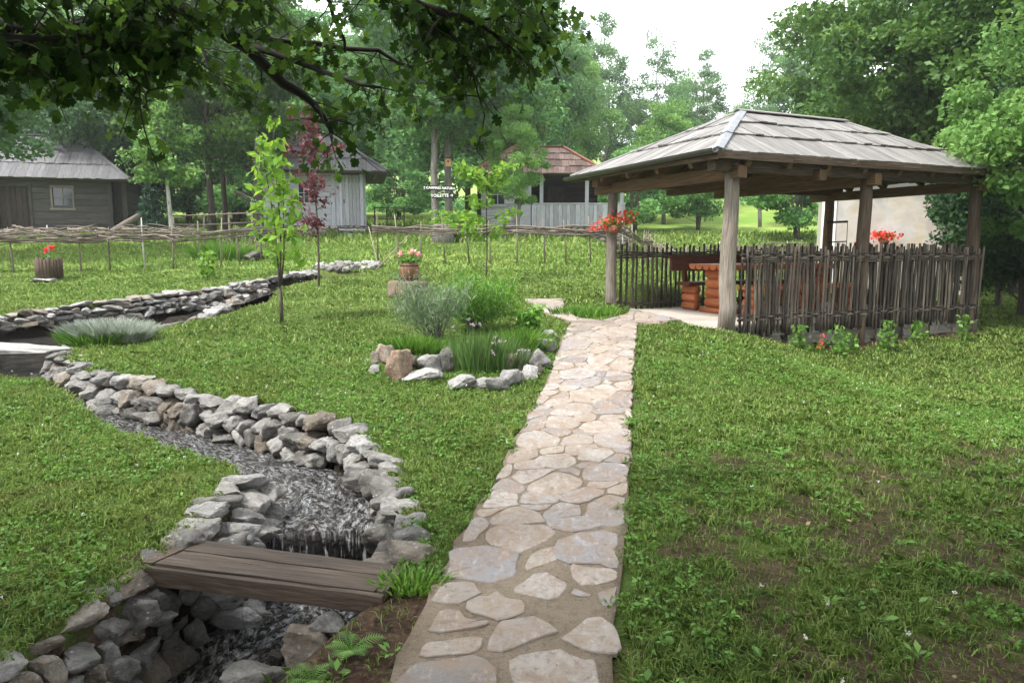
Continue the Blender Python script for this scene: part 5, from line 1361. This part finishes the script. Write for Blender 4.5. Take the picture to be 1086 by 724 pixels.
# ------------------------------------------------------------------ wattle fences
def wattle(label, base_pts, H, nrod, band, step, braces=(), brush=0, group='wattle fences round the lawn'):
    p0 = base_pts[0]; root = thing('wattle_fence', label, 'fence', p0, 0, group); cum = [0]
    for a, b in zip(base_pts, base_pts[1:]): cum.append(cum[-1] + (b - a).length)
    def pos(s):
        s = min(max(s, 0), cum[-1]); k = 0
        while k < len(cum) - 2 and s > cum[k + 1]: k += 1
        t = (s - cum[k]) / (cum[k + 1] - cum[k]); q = base_pts[k].lerp(base_pts[k + 1], t); q.z = base1(q.x, q.y); return q - p0
    s = .1
    while s < cum[-1]:
        b = pos(s); mb = MB(); h = H * U(.97, 1.22); lx, ly = U(-.09, .09), U(-.05, .05)
        mb.tube([b - Vector((0, 0, .1)), b + Vector((lx * .5 + U(-.02, .02), ly * .5, h * .5)), b + Vector((lx, ly, h))], [.020 * U(.8, 1.3), .018, .012], 7, r=U(0, 1), rough=.06)
        mb.build('stake', M['STAKE'] if RND.random() < .8 else M['BIRCH'], root, True); s += step * U(.75, 1.25)
    for k in range(nrod):
        mb = MB(); s0 = U(-.5, cum[-1] * .3) if nrod > 10 and k % 2 else 0; L = cum[-1] if s0 == 0 else U(.3, .7) * cum[-1]
        n_ = max(4, int(L / .35)); zc = H * .90 - band * U(0, 1); ph = U(0, 6); off = U(-.06, .06); pts = []
        for i in range(n_ + 1):
            q = pos(s0 + L * i / n_); pts.append(q + Vector((0, off + (.035 if (i + k) % 2 else -.035), zc + .035 * sin(ph + i * .7) + U(-.025, .025))))
        mb.tube(pts, [U(.010, .019) for _ in pts], 6); mb.build('rod', M['WATTLE'], root, True)
    if brush:
        mb = MB()
        for k in range(brush):
            s0 = U(0, cum[-1] * .72); q = pos(s0) + Vector((0, U(-.15, .15), H * U(.72, 1.0))); d = Vector((U(.3, 1) * RND.choice((-1, 1)), U(-.35, .35), U(-.14, .14))) * U(.4, .9)
            mb.tube([q, q + d * .5 + Vector((0, 0, U(-.03, .04))), q + d], [U(.008, .02), .012, .006], 5)
        o = mb.build('brushwood', M['WATTLE'], root, True); o['kind'] = 'stuff'
    for (a, b) in braces:
        mb = MB(); mb.tube([a - p0, (a - p0).lerp(b - p0, .5), b - p0], [.016, .015, .012], 6, rough=.06); mb.build('brace', M['STAKE'], root, True)
    return root
wl = [P(-70, 292), P(0, 290), P(60, 289), P(130, 287), P(200, 285), P(250, 281), P(290, 276)]
wattle('long wattle fence of woven rods heaped with brushwood in front of the dark cabin', wl, .95, 15, .22, .62, (), 170)
wr = [P(396, 281), P(450, 280), P(510, 280), P(570, 281), P(640, 282), P(690, 282)]
br = [(P(402, 285), P(392, 279) + Vector((0, 0, .85))), (P(398, 287), P(440, 278) + Vector((0, 0, .8)))]
wattle('wattle fence of woven rods on thin stakes before the veranda cabin', wr, 1.0, 14, .20, .60, br)
wb = [P(690, 282), Vector((4.6, 20.5, 0)), Vector((6.4, 22.5, 0)), Vector((9.5, 23.5, 0)), Vector((14, 24, 0))]
for q in wb: q.z = base1(q.x, q.y)
wattle('wattle fence running off to the right behind the shelter', wb, .95, 9, .22, .8)
wc = [Vector((x, y, base1(x, y))) for x, y in ((-9.6, 26.2), (-8, 26.0), (-6.6, 25.9))]
wattle('low wattle edging at the foot of the whitewashed cabin', wc, .42, 7, .14, .5)
# curved rail fence by the whitewashed cabin
def rail_fence(label, pts, H, rails, mat, r=.035):
    root = thing('rail_fence', label, 'fence', pts[0], 0, 'rail fences')
    for p in pts: mb = MB(); q = p - pts[0]; mb.tube([q - Vector((0, 0, .1)), q + Vector((0, 0, H))], [r * 1.1, r * .9], 8, rough=.05); mb.build('post', M[mat], root, True)
    for zz in rails: mb = MB(); mb.tube([p - pts[0] + Vector((0, -.03, zz + U(-.02, .02))) for p in pts], r * .7, 7, rough=.08); mb.build('rail', M[mat], root, True)
rf = [Vector((x, y, base1(x, y))) for x, y in ((-9.9, 21.5), (-9.3, 22.2), (-8.7, 22.6), (-8.2, 23.2), (-7.8, 24.0))]
rail_fence('grey curved rail fence behind the wattle left of the whitewashed cabin', rf, 1.05, (1.0, .72), 'WATTLE', .03)
rf = [Vector((x, y, base1(x, y))) for x, y in ((-5.6, 30), (-5.1, 30), (-4.75, 30), (-4.4, 30))]
rail_fence('dark rail fence in the meadow right of the whitewashed cabin', rf, 1.05, (1.0, .55), 'BEAMD', .03)
# short twig palings by the bench of stones
tp = thing('twig_paling', 'rickety twig paling under the curved rails left of the tall sapling', 'fence', P(250, 270))
for k in range(14):
    mb = MB(); x = -.5 + k * .13; mb.tube([(x, 0, -.05), (x + U(-.06, .06), .02, .3), (x + U(-.1, .1), 0, U(.45, .7))], [.02, .017, .012], 6); mb.build('paling', M['STAKE'], tp, True)
wh = P(272, 277); o = rock('boulder', wh + Vector((0, 0, .1)), (.75, .5, .42), 0, None, 'ROCKD'); tag(o, 'dark boulder in the grass behind the tall sapling', 'boulder')

# ------------------------------------------------------------------ signs, birdhouse
def text(parent, body, size, loc, mat, rot=(pi / 2, 0, 0), align='CENTER'):
    c = bpy.data.curves.new('lettering', 'FONT'); c.body = body; c.size = size; c.align_x = align; c.align_y = 'CENTER'; c.extrude = .004; c.offset = .004
    c.materials.append(mat); o = link(bpy.data.objects.new('lettering', c)); o.parent = parent; o.location = loc; o.rotation_euler = rot
    bpy.context.view_layer.update(); me = bpy.data.meshes.new_from_object(o.evaluated_get(bpy.context.evaluated_depsgraph_get()))
    q = link(bpy.data.objects.new('lettering', me)); q.parent = parent; q.location = loc; q.rotation_euler = rot; bpy.data.objects.remove(o); return q
def sign_board(label, c, w_, h_, arrow, body, size, tilt=0.0):
    t = thing('wooden_sign', label, 'sign', c, 0, 'wooden signs on trees'); t.rotation_euler = (0, tilt, 0)
    ar = .18 if arrow else 0
    mb = MB(); mb.prism([(-w_ / 2, 0, -h_ / 2), (w_ / 2, 0, -h_ / 2)] + ([(w_ / 2 + ar, 0, 0)] if arrow else []) + [(w_ / 2, 0, h_ / 2), (-w_ / 2, 0, h_ / 2)], (0, 1, 0), .03); mb.build('board', M['BLACK'], t)
    for (b, dz) in body: text(t, b, size, (0, -.006, dz), M['WHITE'])
    return t
sign_board('upper dark board sign with white lettering on the two grey trunks', at(466, 199.5, 25.6), .92, .17, False, [('\u2020 CAMPING NATURA', 0)], .115, .03)
ts = sign_board('arrow-shaped dark board reading TOILETTE below the upper sign on the grey trunks', at(469, 207.5, 25.6), .72, .17, True, [('TOILETTE \u2192', 0)], .14, -.02)
sign_board('small dark two-line sign on the bare trunk left of the whitewashed cabin', at(269, 214, 24.5), .42, .26, False, [('Izvor', .06), ('Izvor', -.06)][1:] + [('- - -', .06)], .11)
b = at(475.5, 172.5, 26.2); bh = thing('birdhouse', 'orange wooden birdhouse on the grey trunk above the signs', 'birdhouse', b)
mb = MB(); mb.box((0, 0, 0), (.2, .18, .26)); mb.build('box', M['BIRDBOX'], bh)
mb = MB(); mb.beam((0, -.13, .15), (0, .12, .19), .26, .03); mb.build('roof', M['CABDARK'], bh)
mb = MB(); mb.tube([(0, -.095, .03), (0, -.088, .03)], [.035, .035], 10); mb.build('entrance_hole', M['BLACK'], bh)

# ------------------------------------------------------------------ planters
def petals(cent, rad, n_, size, mat, parent, name='blossom'):
    q = NR.normal(size=(n_, 3)); q /= np.linalg.norm(q, axis=1)[:, None]; q *= NR.uniform(.3, 1, (n_, 1)) * rad
    V, FA = leaf_quads(q + np.array(cent), size, NR, .2, 1.2); return np_mesh(name, V, FA, mat, np.repeat(NR.uniform(0, 1, n_), 4), parent=parent)
def foliage(cent, rad, n_, size, mat, parent, elong=1.3):
    q = NR.normal(size=(n_, 3)); q /= np.linalg.norm(q, axis=1)[:, None]; q *= NR.uniform(.2, 1, (n_, 1)) ** .5; q = q * np.array(rad)
    V, FA = leaf_quads(q + np.array(cent), size, NR, .5, elong); return np_mesh('foliage', V, FA, mat, np.repeat(NR.uniform(0, 1, n_), 4), parent=parent)
p = P(53, 297); m = p.y / F
t = thing('stake_planter', 'round planter of upright dark stakes with red geraniums on the left lawn', 'planter', p + Vector((0, 0, .04)))
mb = MB()
for k in range(24):
    a = 2 * pi * k / 24; r = 11 * m; mb.tube([(cos(a) * r, sin(a) * r, 0), (cos(a) * r * 1.05, sin(a) * r * 1.05, 20.5 * m + U(-.02, .03))], [.034 * U(.8, 1.1), .03], 7)
mb.lathe([(9.5 * m, .01), (9.8 * m, 17 * m)], n=16); mb.build('stake_ring', M['BEAMD'], t, True)
foliage((0, 0, 21 * m), (.15, .15, .09), 120, .07, M['WEED'], t)
mb = MB(); mb.tube([(-.03, 0, .35), (-.03, 0, 29 * m)], .005, 5); mb.tube([(.08, 0, .35), (.09, 0, 32 * m)], .005, 5); mb.build('stem', M['WEED'], t)
petals((-.03, 0, 29 * m), .055, 40, .05, M['RED'], t); petals((.09, 0, 32 * m), .06, 44, .05, M['RED'], t)
o = rock('planter_slab', p + Vector((.02, -.02, .015)), (.72, .6, .12), 0, None, 'ROCKW', .03); tag(o, 'flat pale stone under the stake planter with red geraniums', 'stone')
p = P(433, 313); m = p.y / F
mb = MB(); r = 22 * m
mb.lathe([(r * 1.06, -.05), (r, .05), (r * .96, 12 * m), (r * .92, 15 * m), (r * .4, 15.2 * m)], n=28, rough=.035); st = tag(mb.build('tree_stump', M['STUMP'], None, True, p), 'wide sawn tree stump carrying the flower barrel on the lawn', 'stump')
t = thing('barrel_planter', 'small brown barrel of pink flowers standing on the tree stump', 'planter', p + Vector((.03, -.02, 15.25 * m)))
hb = 19 * m; mb = MB(); nst = 18
for k in range(nst):
    a0, a1 = 2 * pi * k / nst, 2 * pi * (k + .93) / nst; v = []; f = []; g_ = []
    for i in range(7):
        tt_ = i / 6; rr = (8.6 + 2.2 * sin(tt_ * pi)) * m
        for a in (a0, a1):
            for q in (rr, rr - .02): v.append((cos(a) * q, sin(a) * q, tt_ * hb)); g_.append((tt_ * hb, a * .1, q))
    for i in range(6):
        b_ = i * 4; f += [(b_, b_ + 2, b_ + 6, b_ + 4), (b_ + 3, b_ + 1, b_ + 5, b_ + 7), (b_ + 1, b_, b_ + 4, b_ + 5), (b_ + 2, b_ + 3, b_ + 7, b_ + 6)]
    f += [(0, 1, 3, 2), (24, 26, 27, 25)]
    mb.add(v, f, g_)
mb.build('staves', M['BARREL'], t)
for tt_ in (.16, .84):
    rr = (8.6 + 2.2 * sin(tt_ * pi)) * m + .004; mb = MB(); mb.lathe([(rr, tt_ * hb - .012), (rr + .003, tt_ * hb), (rr, tt_ * hb + .012)], n=24); mb.build('hoop', M['METAL'], t)
mb = MB(); mb.lathe([(.13, hb - .05), (.01, hb - .045)], n=14); mb.build('earth', M['BLACK'], t)
foliage((0, 0, hb + .06), (.19, .17, .10), 220, .075, M['WEED'], t)
for (x, z, r) in ((.06, .20, .06), (.15, .17, .05), (-.14, .16, .05), (.0, .15, .04)): petals((x, -.03, hb + z - .02), r, 46, .045, M['PINK'], t)

# flower baskets and iron frame on the shelter
def basket(label, loc, w_, n_, mat, rz=0.0, tilt=0.0):
    t = thing('flower_basket', label, 'flower basket', loc, rz, 'flower baskets')
    mb = MB(); mb.lathe([(.05, -.16), (.10, -.13), (.13, -.02), (.11, -.015)], n=14); mb.build('pot', M['POTCLAY'], t, True)
    foliage((0, 0, .03), (w_ * .6, .14, .09), 130, .06, M['WEED'], t)
    q = NR.normal(size=(n_, 3)) * np.array((w_ * .42, .09, .055)); q[:, 2] += .05 + q[:, 0] * tilt
    V, FA = leaf_quads(q, .055, NR, .2, 1.1); np_mesh('blossom', V, FA, mat, np.repeat(NR.uniform(0, 1, n_), 4), parent=t); return t
pB = g2w(0, GL2); basket('orange-red flower basket fixed to the left rear shelter post', at(651, 238, pB.y - .18), .38, 300, M['ORANGE'], 0, .28)
basket('red and white flower basket hanging on the pale stone wall', Vector(at(938, 252, 17.25)), .42, 300, M['RED'])
basket('small red flower basket low on the stone wall beside the middle post', Vector(at(914, 264, 17.45)), .18, 70, M['RED'])
pD = g2w(GL1, GL2)
t = thing('iron_bracket', 'thin black iron hanging frame on the right rear shelter post', 'bracket', pD + Vector((-.02, -.13, 0)))
m = pD.y / F
mb = MB(); a = at(877, 236, pD.y - .13) - Vector(t.location); b = at(899, 235, pD.y - .13) - Vector(t.location); mb.tube([a, b], .022, 7); mb.build('top_bar', M['METAL'], t)
c = at(898, 256, pD.y - .13) - Vector(t.location); d = at(878, 257, pD.y - .13) - Vector(t.location)
mb = MB(); mb.tube([d, c], .013, 6); mb.build('bottom_bar', M['METAL'], t)
for (p1, p2) in ((a + Vector((0, 0, .06)), d), (b, c - Vector((0, 0, .08)))): mb = MB(); mb.tube([p1, p2], .007, 6); mb.build('rod', M['METAL'], t)

# ------------------------------------------------------------------ bed plants and other planting
def blades(p, n_, rad, h, wdt, mat, name, label, cat, spread=.5, hv=.35, flow=None, group=None):
    t = thing(name, label, cat, p, 0, group)
    a = NR.uniform(0, 6.283, n_); r = np.sqrt(NR.uniform(0, 1, n_)); bx = np.cos(a) * r * rad[0]; by = np.sin(a) * r * rad[1]
    hh = h * NR.uniform(1 - hv, 1 + hv * .4, n_) * (1 - .35 * r * r); ln = NR.normal(0, spread, (n_, 2)) * .4 + np.stack([np.cos(a) * r, np.sin(a) * r], 1) * spread
    th = np.arctan2(ln[:, 1], ln[:, 0]) + pi / 2 + NR.normal(0, .4, n_); px = np.cos(th) * wdt / 2; py = np.sin(th) * wdt / 2
    V = np.zeros((n_, 5, 3)); 
    V[:, 0] = np.stack([bx - px, by - py, 0 * bx], 1); V[:, 1] = np.stack([bx + px, by + py, 0 * bx], 1)
    mx_, my_ = bx + ln[:, 0] * hh * .35, by + ln[:, 1] * hh * .35
    V[:, 2] = np.stack([mx_ + px * .8, my_ + py * .8, hh * .55], 1); V[:, 4] = np.stack([mx_ - px * .8, my_ - py * .8, hh * .55], 1)
    V[:, 3] = np.stack([bx + ln[:, 0] * hh, by + ln[:, 1] * hh, hh], 1)
    tip = V[:, 3].copy()
    np_mesh('blades', V.reshape(-1, 3), np.arange(5 * n_).reshape(n_, 5), mat, np.repeat(NR.uniform(0, 1, n_), 5), parent=t)
    if flow:
        k = NR.choice(n_, flow[0], replace=False); V, FA = leaf_quads(np.repeat(tip[k], 14, 0) + NR.normal(size=(14 * flow[0], 3)) * flow[1], flow[1] * 1.3, NR, .3, 1.1)
        np_mesh('blossom', V, FA, flow[2], NR.uniform(0, 1, len(V)), parent=t)
    return t
def shrub(p, rad, h, n_, size, mat, name, label, stems=6, elong=2, low=.15, up=.3, lean=0.0, dirs=None, fuzz=.42):
    C_ = []; lv = []; st_ = []
    for k in range(stems):
        a = 2 * pi * k / stems + U(-.4, .4); r = U(.35, 1); tip = Vector((cos(a) * rad * r + lean * h, sin(a) * rad * r, h * U(.6, 1))); mid = Vector((tip.x * .4 + U(-.04, .04), tip.y * .4, tip.z * .45))
        st_.append(([(0, 0, -.03), tuple(mid * .5), tuple(mid), tuple(tip)], .014, .003)); C_.append((mid, tip))
    for i in range(n_):
        m_, t_ = RND.choice(C_); q = m_.lerp(t_, U(-.1, 1.0)); s = rad * fuzz; lv.append((q.x + RND.gauss(0, s * .5), q.y + RND.gauss(0, s * .5), max(low * .4, q.z + RND.gauss(0, s * .4))))
    return leafy(name, label, 'shrub', p, st_, lv, mat, M['BARKG'], size, elong, up, dirs)
pp = P(464, 366); shrub(pp, .55, .82, 3000, .085, M['SAGE'], 'lavender_bush', 'grey-green lavender bush with twisted stems in the flower bed', 17, 9, .25, 0, -.12, (0, 0, .8), .24)
pp = P(500, 352); shrub(pp, .62, .72, 5200, .085, M['BUSH'], 'leafy_shrub', 'feathery bright green shrub at the back of the flower bed', 20, 6, .15, .1, .1, (0, 0, .9), .26)
pp = P(562, 356); shrub(pp, .17, .34, 700, .075, M['BUSH'], 'leafy_shrub', 'small leafy green bush at the right end of the flower bed by the path', 10, 1.5)
blades(P(503, 392), 620, (.28, .18), .46, .0055, M['CHIVE'], 'chive_clump', 'tall tuft of dark green chives with pale blossoms in the flower bed', 'plant', .32, .4, (12, .010, M['LILAC']))
blades(P(533, 393), 420, (.24, .16), .40, .0055, M['CHIVE'], 'chive_clump', 'smaller tuft of chives right of the tall tuft in the flower bed', 'plant', .32, .4, (5, .010, M['LILAC']))
blades(P(438, 374), 1500, (.34, .2), .2, .007, M['BUSH'], 'herb_patch', 'low grassy herb patch at the left of the flower bed', 'plant', .6, .5)
blades(P(552, 372), 1500, (.3, .24), .26, .007, M['BUSH'], 'herb_patch', 'low grassy herb patch at the right of the flower bed', 'plant', .6, .5)
blades(P(450, 330), 170, (.45, .25), .36, .008, M['SAGE'], 'tall_grass', 'wispy grey grass growing between the flower bed and the tree stump', 'plant', .4, .5)
blades(P(117, 361), 4200, (.46, .28), .27, .008, M['SILVER'], 'silver_plant', 'silvery grey cushion plant on the lawn beside the pond', 'plant', .75, .4)
blades(P(96, 366), 500, (.35, .15), .22, .012, M['BUSH'], 'daylily_clump', 'green strappy clump left of the silvery cushion plant', 'plant', .7, .4)
blades(P(235, 276), 700, (.7, .3), .5, .02, M['BUSH'], 'tall_grass', 'tall lush grass clump under the wattle fence left of the big sapling', 'plant', .5, .4)
q = at(480, 233, 24.8); q.z = base1(q.x, q.y); shrub(q, .75, .95, 1500, .17, M['SAPLING'], 'leafy_shrub', 'bright yellow-green bush at the foot of the trees under the signs', 12, 1.6)
q = at(505, 236, 25.5); q.z = base1(q.x, q.y); shrub(q, .5, .9, 900, .16, M['SAPLING'], 'leafy_shrub', 'smaller yellow-green bush left of the veranda cabin wall', 10, 1.6)
for (u, v, y_) in ((470, 252, 24.2),):
    q = at(u, v, y_); q.z = base1(q.x, q.y); mb = MB(); mb.lathe([(.42, -.1), (.36, .3), (.33, .62), (.1, .64)], n=16, rough=.06); tag(mb.build('tree_stump', M['BARKG'], None, True, q), 'thick grey stump behind the wattle fence below the signs', 'stump')
# fern on the soil
def fern(p, nf, L, label):
    t = thing('fern', label, 'fern', p, 0, 'ferns by the brook')
    for k in range(nf):
        a = 2 * pi * k / nf + U(-.3, .3); v = []; f = []; r = U(0, 1); l = L * U(.7, 1.1); mb = MB()
        for i in range(1, 12):
            s = i / 12; c = Vector((cos(a) * l * s * .9, sin(a) * l * s * .9, l * (.75 * s - .55 * s * s))); w_ = l * .30 * (sin(s * pi) ** .8) * (1.1 - s * .4)
            for sg in (-1, 1):
                pr = Vector((-sin(a), cos(a), 0)) * sg; tip = c + pr * w_ + Vector((cos(a), sin(a), -.1)) * w_ * .45; d = Vector((cos(a), sin(a), 0)) * l * .028
                mb.add([c - d, c + d, tip + d * .5, tip], [(0, 1, 2, 3)], None, r)
        mb.tube([(cos(a) * l * s * .9, sin(a) * l * s * .9, l * (.75 * s - .55 * s * s)) for s in np.linspace(0, 1, 6)], [.003, .003, .002, .002, .001, .001], 4, r=r)
        mb.build('frond', M['WEED'], t)
def gp(u, v, lift=0.0):
    q = P(u, v); q.z = ground1(q.x, q.y) + lift; return q
fern(gp(372, 690), 9, .14, 'small bright fern on the bare soil beside the plank bridge')
fern(gp(330, 722), 8, .11, 'tiny fern at the bottom edge of the view beside the brown boulder')
blades(gp(436, 622), 260, (.16, .10), .075, .014, M['WEED'], 'weed_clump', 'clump of broad weeds at the right end of the plank bridge', 'plant', .8, .5)
blades(gp(620, 334), 420, (.5, .22), .16, .014, M['BUSH'], 'weed_clump', 'patch of taller weeds between the path and the left rear shelter post', 'plant', .6, .5)
for i_, (lx, h, lb) in enumerate([(.9, .34, 'first'), (1.5, .42, 'second'), (1.85, .30, 'third'), (2.5, .46, 'fourth'), (3.3, .36, 'fifth'), (4.2, .40, 'sixth')]):
    q = g2w(lx, -.42 - .12 * (i_ % 2)); q.z = ground1(q.x, q.y); 
    lv = [(U(-.13, .13) * (1.1 - z / h * .5), U(-.1, .1), z) for z in [U(.04, h) for _ in range(80)]]
    leafy('nettle_plant', 'leafy weed in front of the shelter base, %s from the front corner post' % lb, 'plant', q, [([(U(-.05, .05), 0, 0), (U(-.05, .05), 0, h)], .004, .002) for _ in range(3)], lv, M['WEED'], M['WEED'], .075, 1.7)
q = g2w(1.15, -.5); q.z = ground1(q.x, q.y); t = blades(q, 60, (.1, .06), .22, .008, M['WEED'], 'marigold', 'small orange marigold in front of the shelter base', 'flower', .4, .3, (3, .02, M['ORANGE']))

# ------------------------------------------------------------------ grass
def grass_ok(x, y, edge=.0):
    s, side, st, wz, dm = stream_info(x, y); ok = s > 1.01
    l, r = path_lr(y); j = (vnoise(y * 7, x * 0 + 1, 4) - .5) * .14
    ok &= ~((y < PY1 + .05) & (x > l - .01 + j) & (x < r + .015 + j))
    dx = x - GA[0]; dy = y - GA[1]; lx = dx * gc_ + dy * gs_; ly = -dx * gs_ + dy * gc_
    ok &= ~((lx > -.36) & (lx < GL1 + .15) & (ly > -.1) & (ly < GL2 + .15))
    for LR, L in ((LRa, La), (LRb, Lb)):
        for q in np.arange(0, L + .01, .08):
            a, b = LR(q); cx = (a.x + b.x) / 2; cy = (a.y + b.y) / 2; ux, uy = b.x - a.x, b.y - a.y; W = hypot(ux, uy)
            la = (x - cx) * ux / W + (y - cy) * uy / W; lb = -(x - cx) * uy / W + (y - cy) * ux / W
            ok &= ~((np.abs(la) < W / 2 - .01) & (np.abs(lb) < .05))
    ok &= np.hypot((x - sb.x) / .72, (y - sb.y) / .58) > 1
    return ok
VS, FS, RS = [], [], []
def sow(y0, y1, dens, h, wd, clump=.0, bend=.8):
    xm = y1 * .80 + 1.7; n_ = int((y1 - y0) * 2 * xm * dens)
    x = NR.uniform(-xm, xm, n_); y = NR.uniform(y0, y1, n_)
    k = np.abs(x) < y * .80 + 1.7; x, y = x[k], y[k]
    d = dirt_mask(x, y); n3 = fbm(x * 2.3, y * 2.3, 31); k = (NR.uniform(0, 1, len(x)) > d * .93) & (NR.uniform(0, 1, len(x)) < .35 + 1.2 * n3); x, y = x[k], y[k]; n3 = n3[k]
    k = grass_ok(x, y); x, y, n3 = x[k], y[k], n3[k]
    z = ground(x, y); n_ = len(x)
    hh = h * NR.uniform(.45, 1.25, n_) * (.25 + 1.5 * n3 * fbm(x * 6, y * 6, 37) * 1.9); a = NR.uniform(0, 6.283, n_); lean = np.minimum(np.abs(NR.normal(0, bend, n_)) + .25, 1.5); hh = np.minimum(hh, h * 1.9)
    th = a + pi / 2 + NR.normal(0, .45, n_); w_ = wd * NR.uniform(.6, 1.3, n_); px = np.cos(th) * w_ / 2; py = np.sin(th) * w_ / 2
    lx = np.cos(a) * lean * hh; ly = np.sin(a) * lean * hh; z0 = z - .01
    V = np.empty((n_, 5, 3)); V[:, 0] = np.stack([x - px, y - py, z0], 1); V[:, 1] = np.stack([x + px, y + py, z0], 1)
    V[:, 2] = np.stack([x + lx * .35 + px * .75, y + ly * .35 + py * .75, z + hh * .6], 1); V[:, 4] = np.stack([x + lx * .35 - px * .75, y + ly * .35 - py * .75, z + hh * .6], 1)
    V[:, 3] = np.stack([x + lx, y + ly, z + hh * np.maximum(.35, 1 - lean * .33)], 1)
    r = np.clip(NR.uniform(0, 1, n_) * .8 + .35 * (fbm(x * 1.3, y * 1.3, 40) - .25), 0, .9); r = np.where(NR.uniform(0, 1, n_) < .035, NR.uniform(.9, 1, n_), r)
    base_i = sum(len(v) for v in VS); VS.append(V.reshape(-1, 3)); FS.append(np.arange(5 * n_).reshape(n_, 5) + base_i); RS.append(np.repeat(r, 5))
sow(1.9, 3.4, 10500, .044, .0046); sow(3.4, 5.2, 7000, .045, .0056); sow(5.2, 7.5, 3800, .047, .008); sow(7.5, 11, 1700, .052, .012); sow(11, 16, 700, .058, .02); sow(16, 24, 220, .085, .036, bend=.3); sow(24, 40, 40, .22, .08, bend=.3)
gr = np_mesh('lawn_grass', np.concatenate(VS), np.concatenate(FS), M['GRASS'], np.concatenate(RS)); tag(gr, kind='stuff')
# broad-leaved weeds and clover blossoms in the lawn
def scatter(n_, y0, y1, x0=-9, x1=9):
    x = NR.uniform(x0, x1, n_); y = NR.uniform(y0 ** .5, y1 ** .5, n_) ** 2; k = (np.abs(x) < y * .78 + .4); x, y = x[k], y[k]; k = grass_ok(x, y); return x[k], y[k]
x, y = scatter(800, 2.0, 9); Pn = []; Dn = []
for a_, b_ in zip(x, y):
    m_ = RND.randint(4, 9); z0 = float(ground1(a_, b_)); 
    for k in range(m_):
        an = U(0, 6.28); r = U(.015, .05); Pn.append((a_ + cos(an) * r, b_ + sin(an) * r, z0 + U(.02, .055))); Dn.append((cos(an), sin(an), U(.25, .6)))
V, FA = leaf_quads(np.array(Pn), NR.uniform(.022, .06, len(Pn)), NR, 2.5, 2.0, np.array(Dn) * 2.5)
tag(np_mesh('lawn_weeds', V, FA, M['WEED'], np.repeat(NR.uniform(0, 1, len(Pn)), 4)), kind='stuff')
x, y = scatter(42000, 2.0, 8.5, -6, 6); k = (fbm(x * 1.7, y * 1.7, 60) > .47) & (dirt_mask(x, y) < .45); x, y = x[k], y[k]; z = ground(x, y)
Pn = np.stack([x, y, z + NR.uniform(.02, .05, len(x))], 1); Pn = np.repeat(Pn, 3, 0) + NR.normal(0, .009, (len(x) * 3, 3)) * np.array((1, 1, .2))
V, FA = leaf_quads(Pn, .02, NR, 1.2, 1.15); tag(np_mesh('clover_patch', V, FA, M['WEED'], np.repeat(NR.uniform(0, .7, len(Pn)), 4)), kind='stuff')
x, y = scatter(700, 2.2, 19, -12, 9); z = ground(x, y); Pn = np.repeat(np.stack([x, y, z + NR.uniform(.05, .085, len(x))], 1), 10, 0)
Pn = Pn + NR.normal(0, .0045, Pn.shape); V, FA = leaf_quads(Pn, .009, NR, .2, 1.2); tag(np_mesh('clover_blossoms', V, FA, M['CLOVER'], np.repeat(NR.uniform(0, 1, len(Pn)), 4)), kind='stuff')
# dead leaves and twigs on the right lawn
x, y = scatter(420, 1.9, 7, -1, 5); z = ground(x, y)
V, FA = leaf_quads(np.stack([x, y, z + .02], 1), .034, NR, 1.4, 1.6); tag(np_mesh('fallen_leaves', V, FA, M['DEADLEAF'], np.repeat(NR.uniform(0, 1, len(x)), 4)), kind='stuff')
rr_ = random.Random(77)
V_ = []; T2 = []
for k in range(520):
    u = rr_.uniform(-200, 1300); y = rr_.uniform(54, 76); x = (u - CX) / F * y; z = base1(x, y); r = rr_.uniform(.8, 2.0); n_ = 60
    q = NR.normal(size=(n_, 3)); q /= np.linalg.norm(q, axis=1)[:, None]; q *= NR.uniform(.4, 1, (n_, 1)) * np.array((r, r, r * .8)); q[:, 2] = np.abs(q[:, 2]); V_.append(q + np.array((x, y, z))); T2.append(np.clip(rr_.random() * .6 + NR.uniform(0, .4, n_), 0, 1))
V_ = np.concatenate(V_); V, FA = leaf_quads(V_, .42, NR, .4); tag(np_mesh('undergrowth', V, FA, M['FOREST'], np.repeat(np.concatenate(T2), 4)), kind='stuff')
hm = bpy.data.materials.new('haze_air'); hm.use_nodes = True; t = hm.node_tree; t.nodes.clear(); ho = t.nodes.new('ShaderNodeOutputMaterial'); hv = t.nodes.new('ShaderNodeVolumePrincipled')
hv.inputs['Color'].default_value = (.93, .97, 1, 1); hv.inputs['Density'].default_value = HAZE; hv.inputs['Anisotropy'].default_value = .2; t.links.new(hv.outputs[0], ho.inputs['Volume'])
mb = MB(); mb.beam((-225, 95, 15), (225, 95, 15), 320, 40); hz = mb.build('haze', hm); tag(hz, kind='stuff')
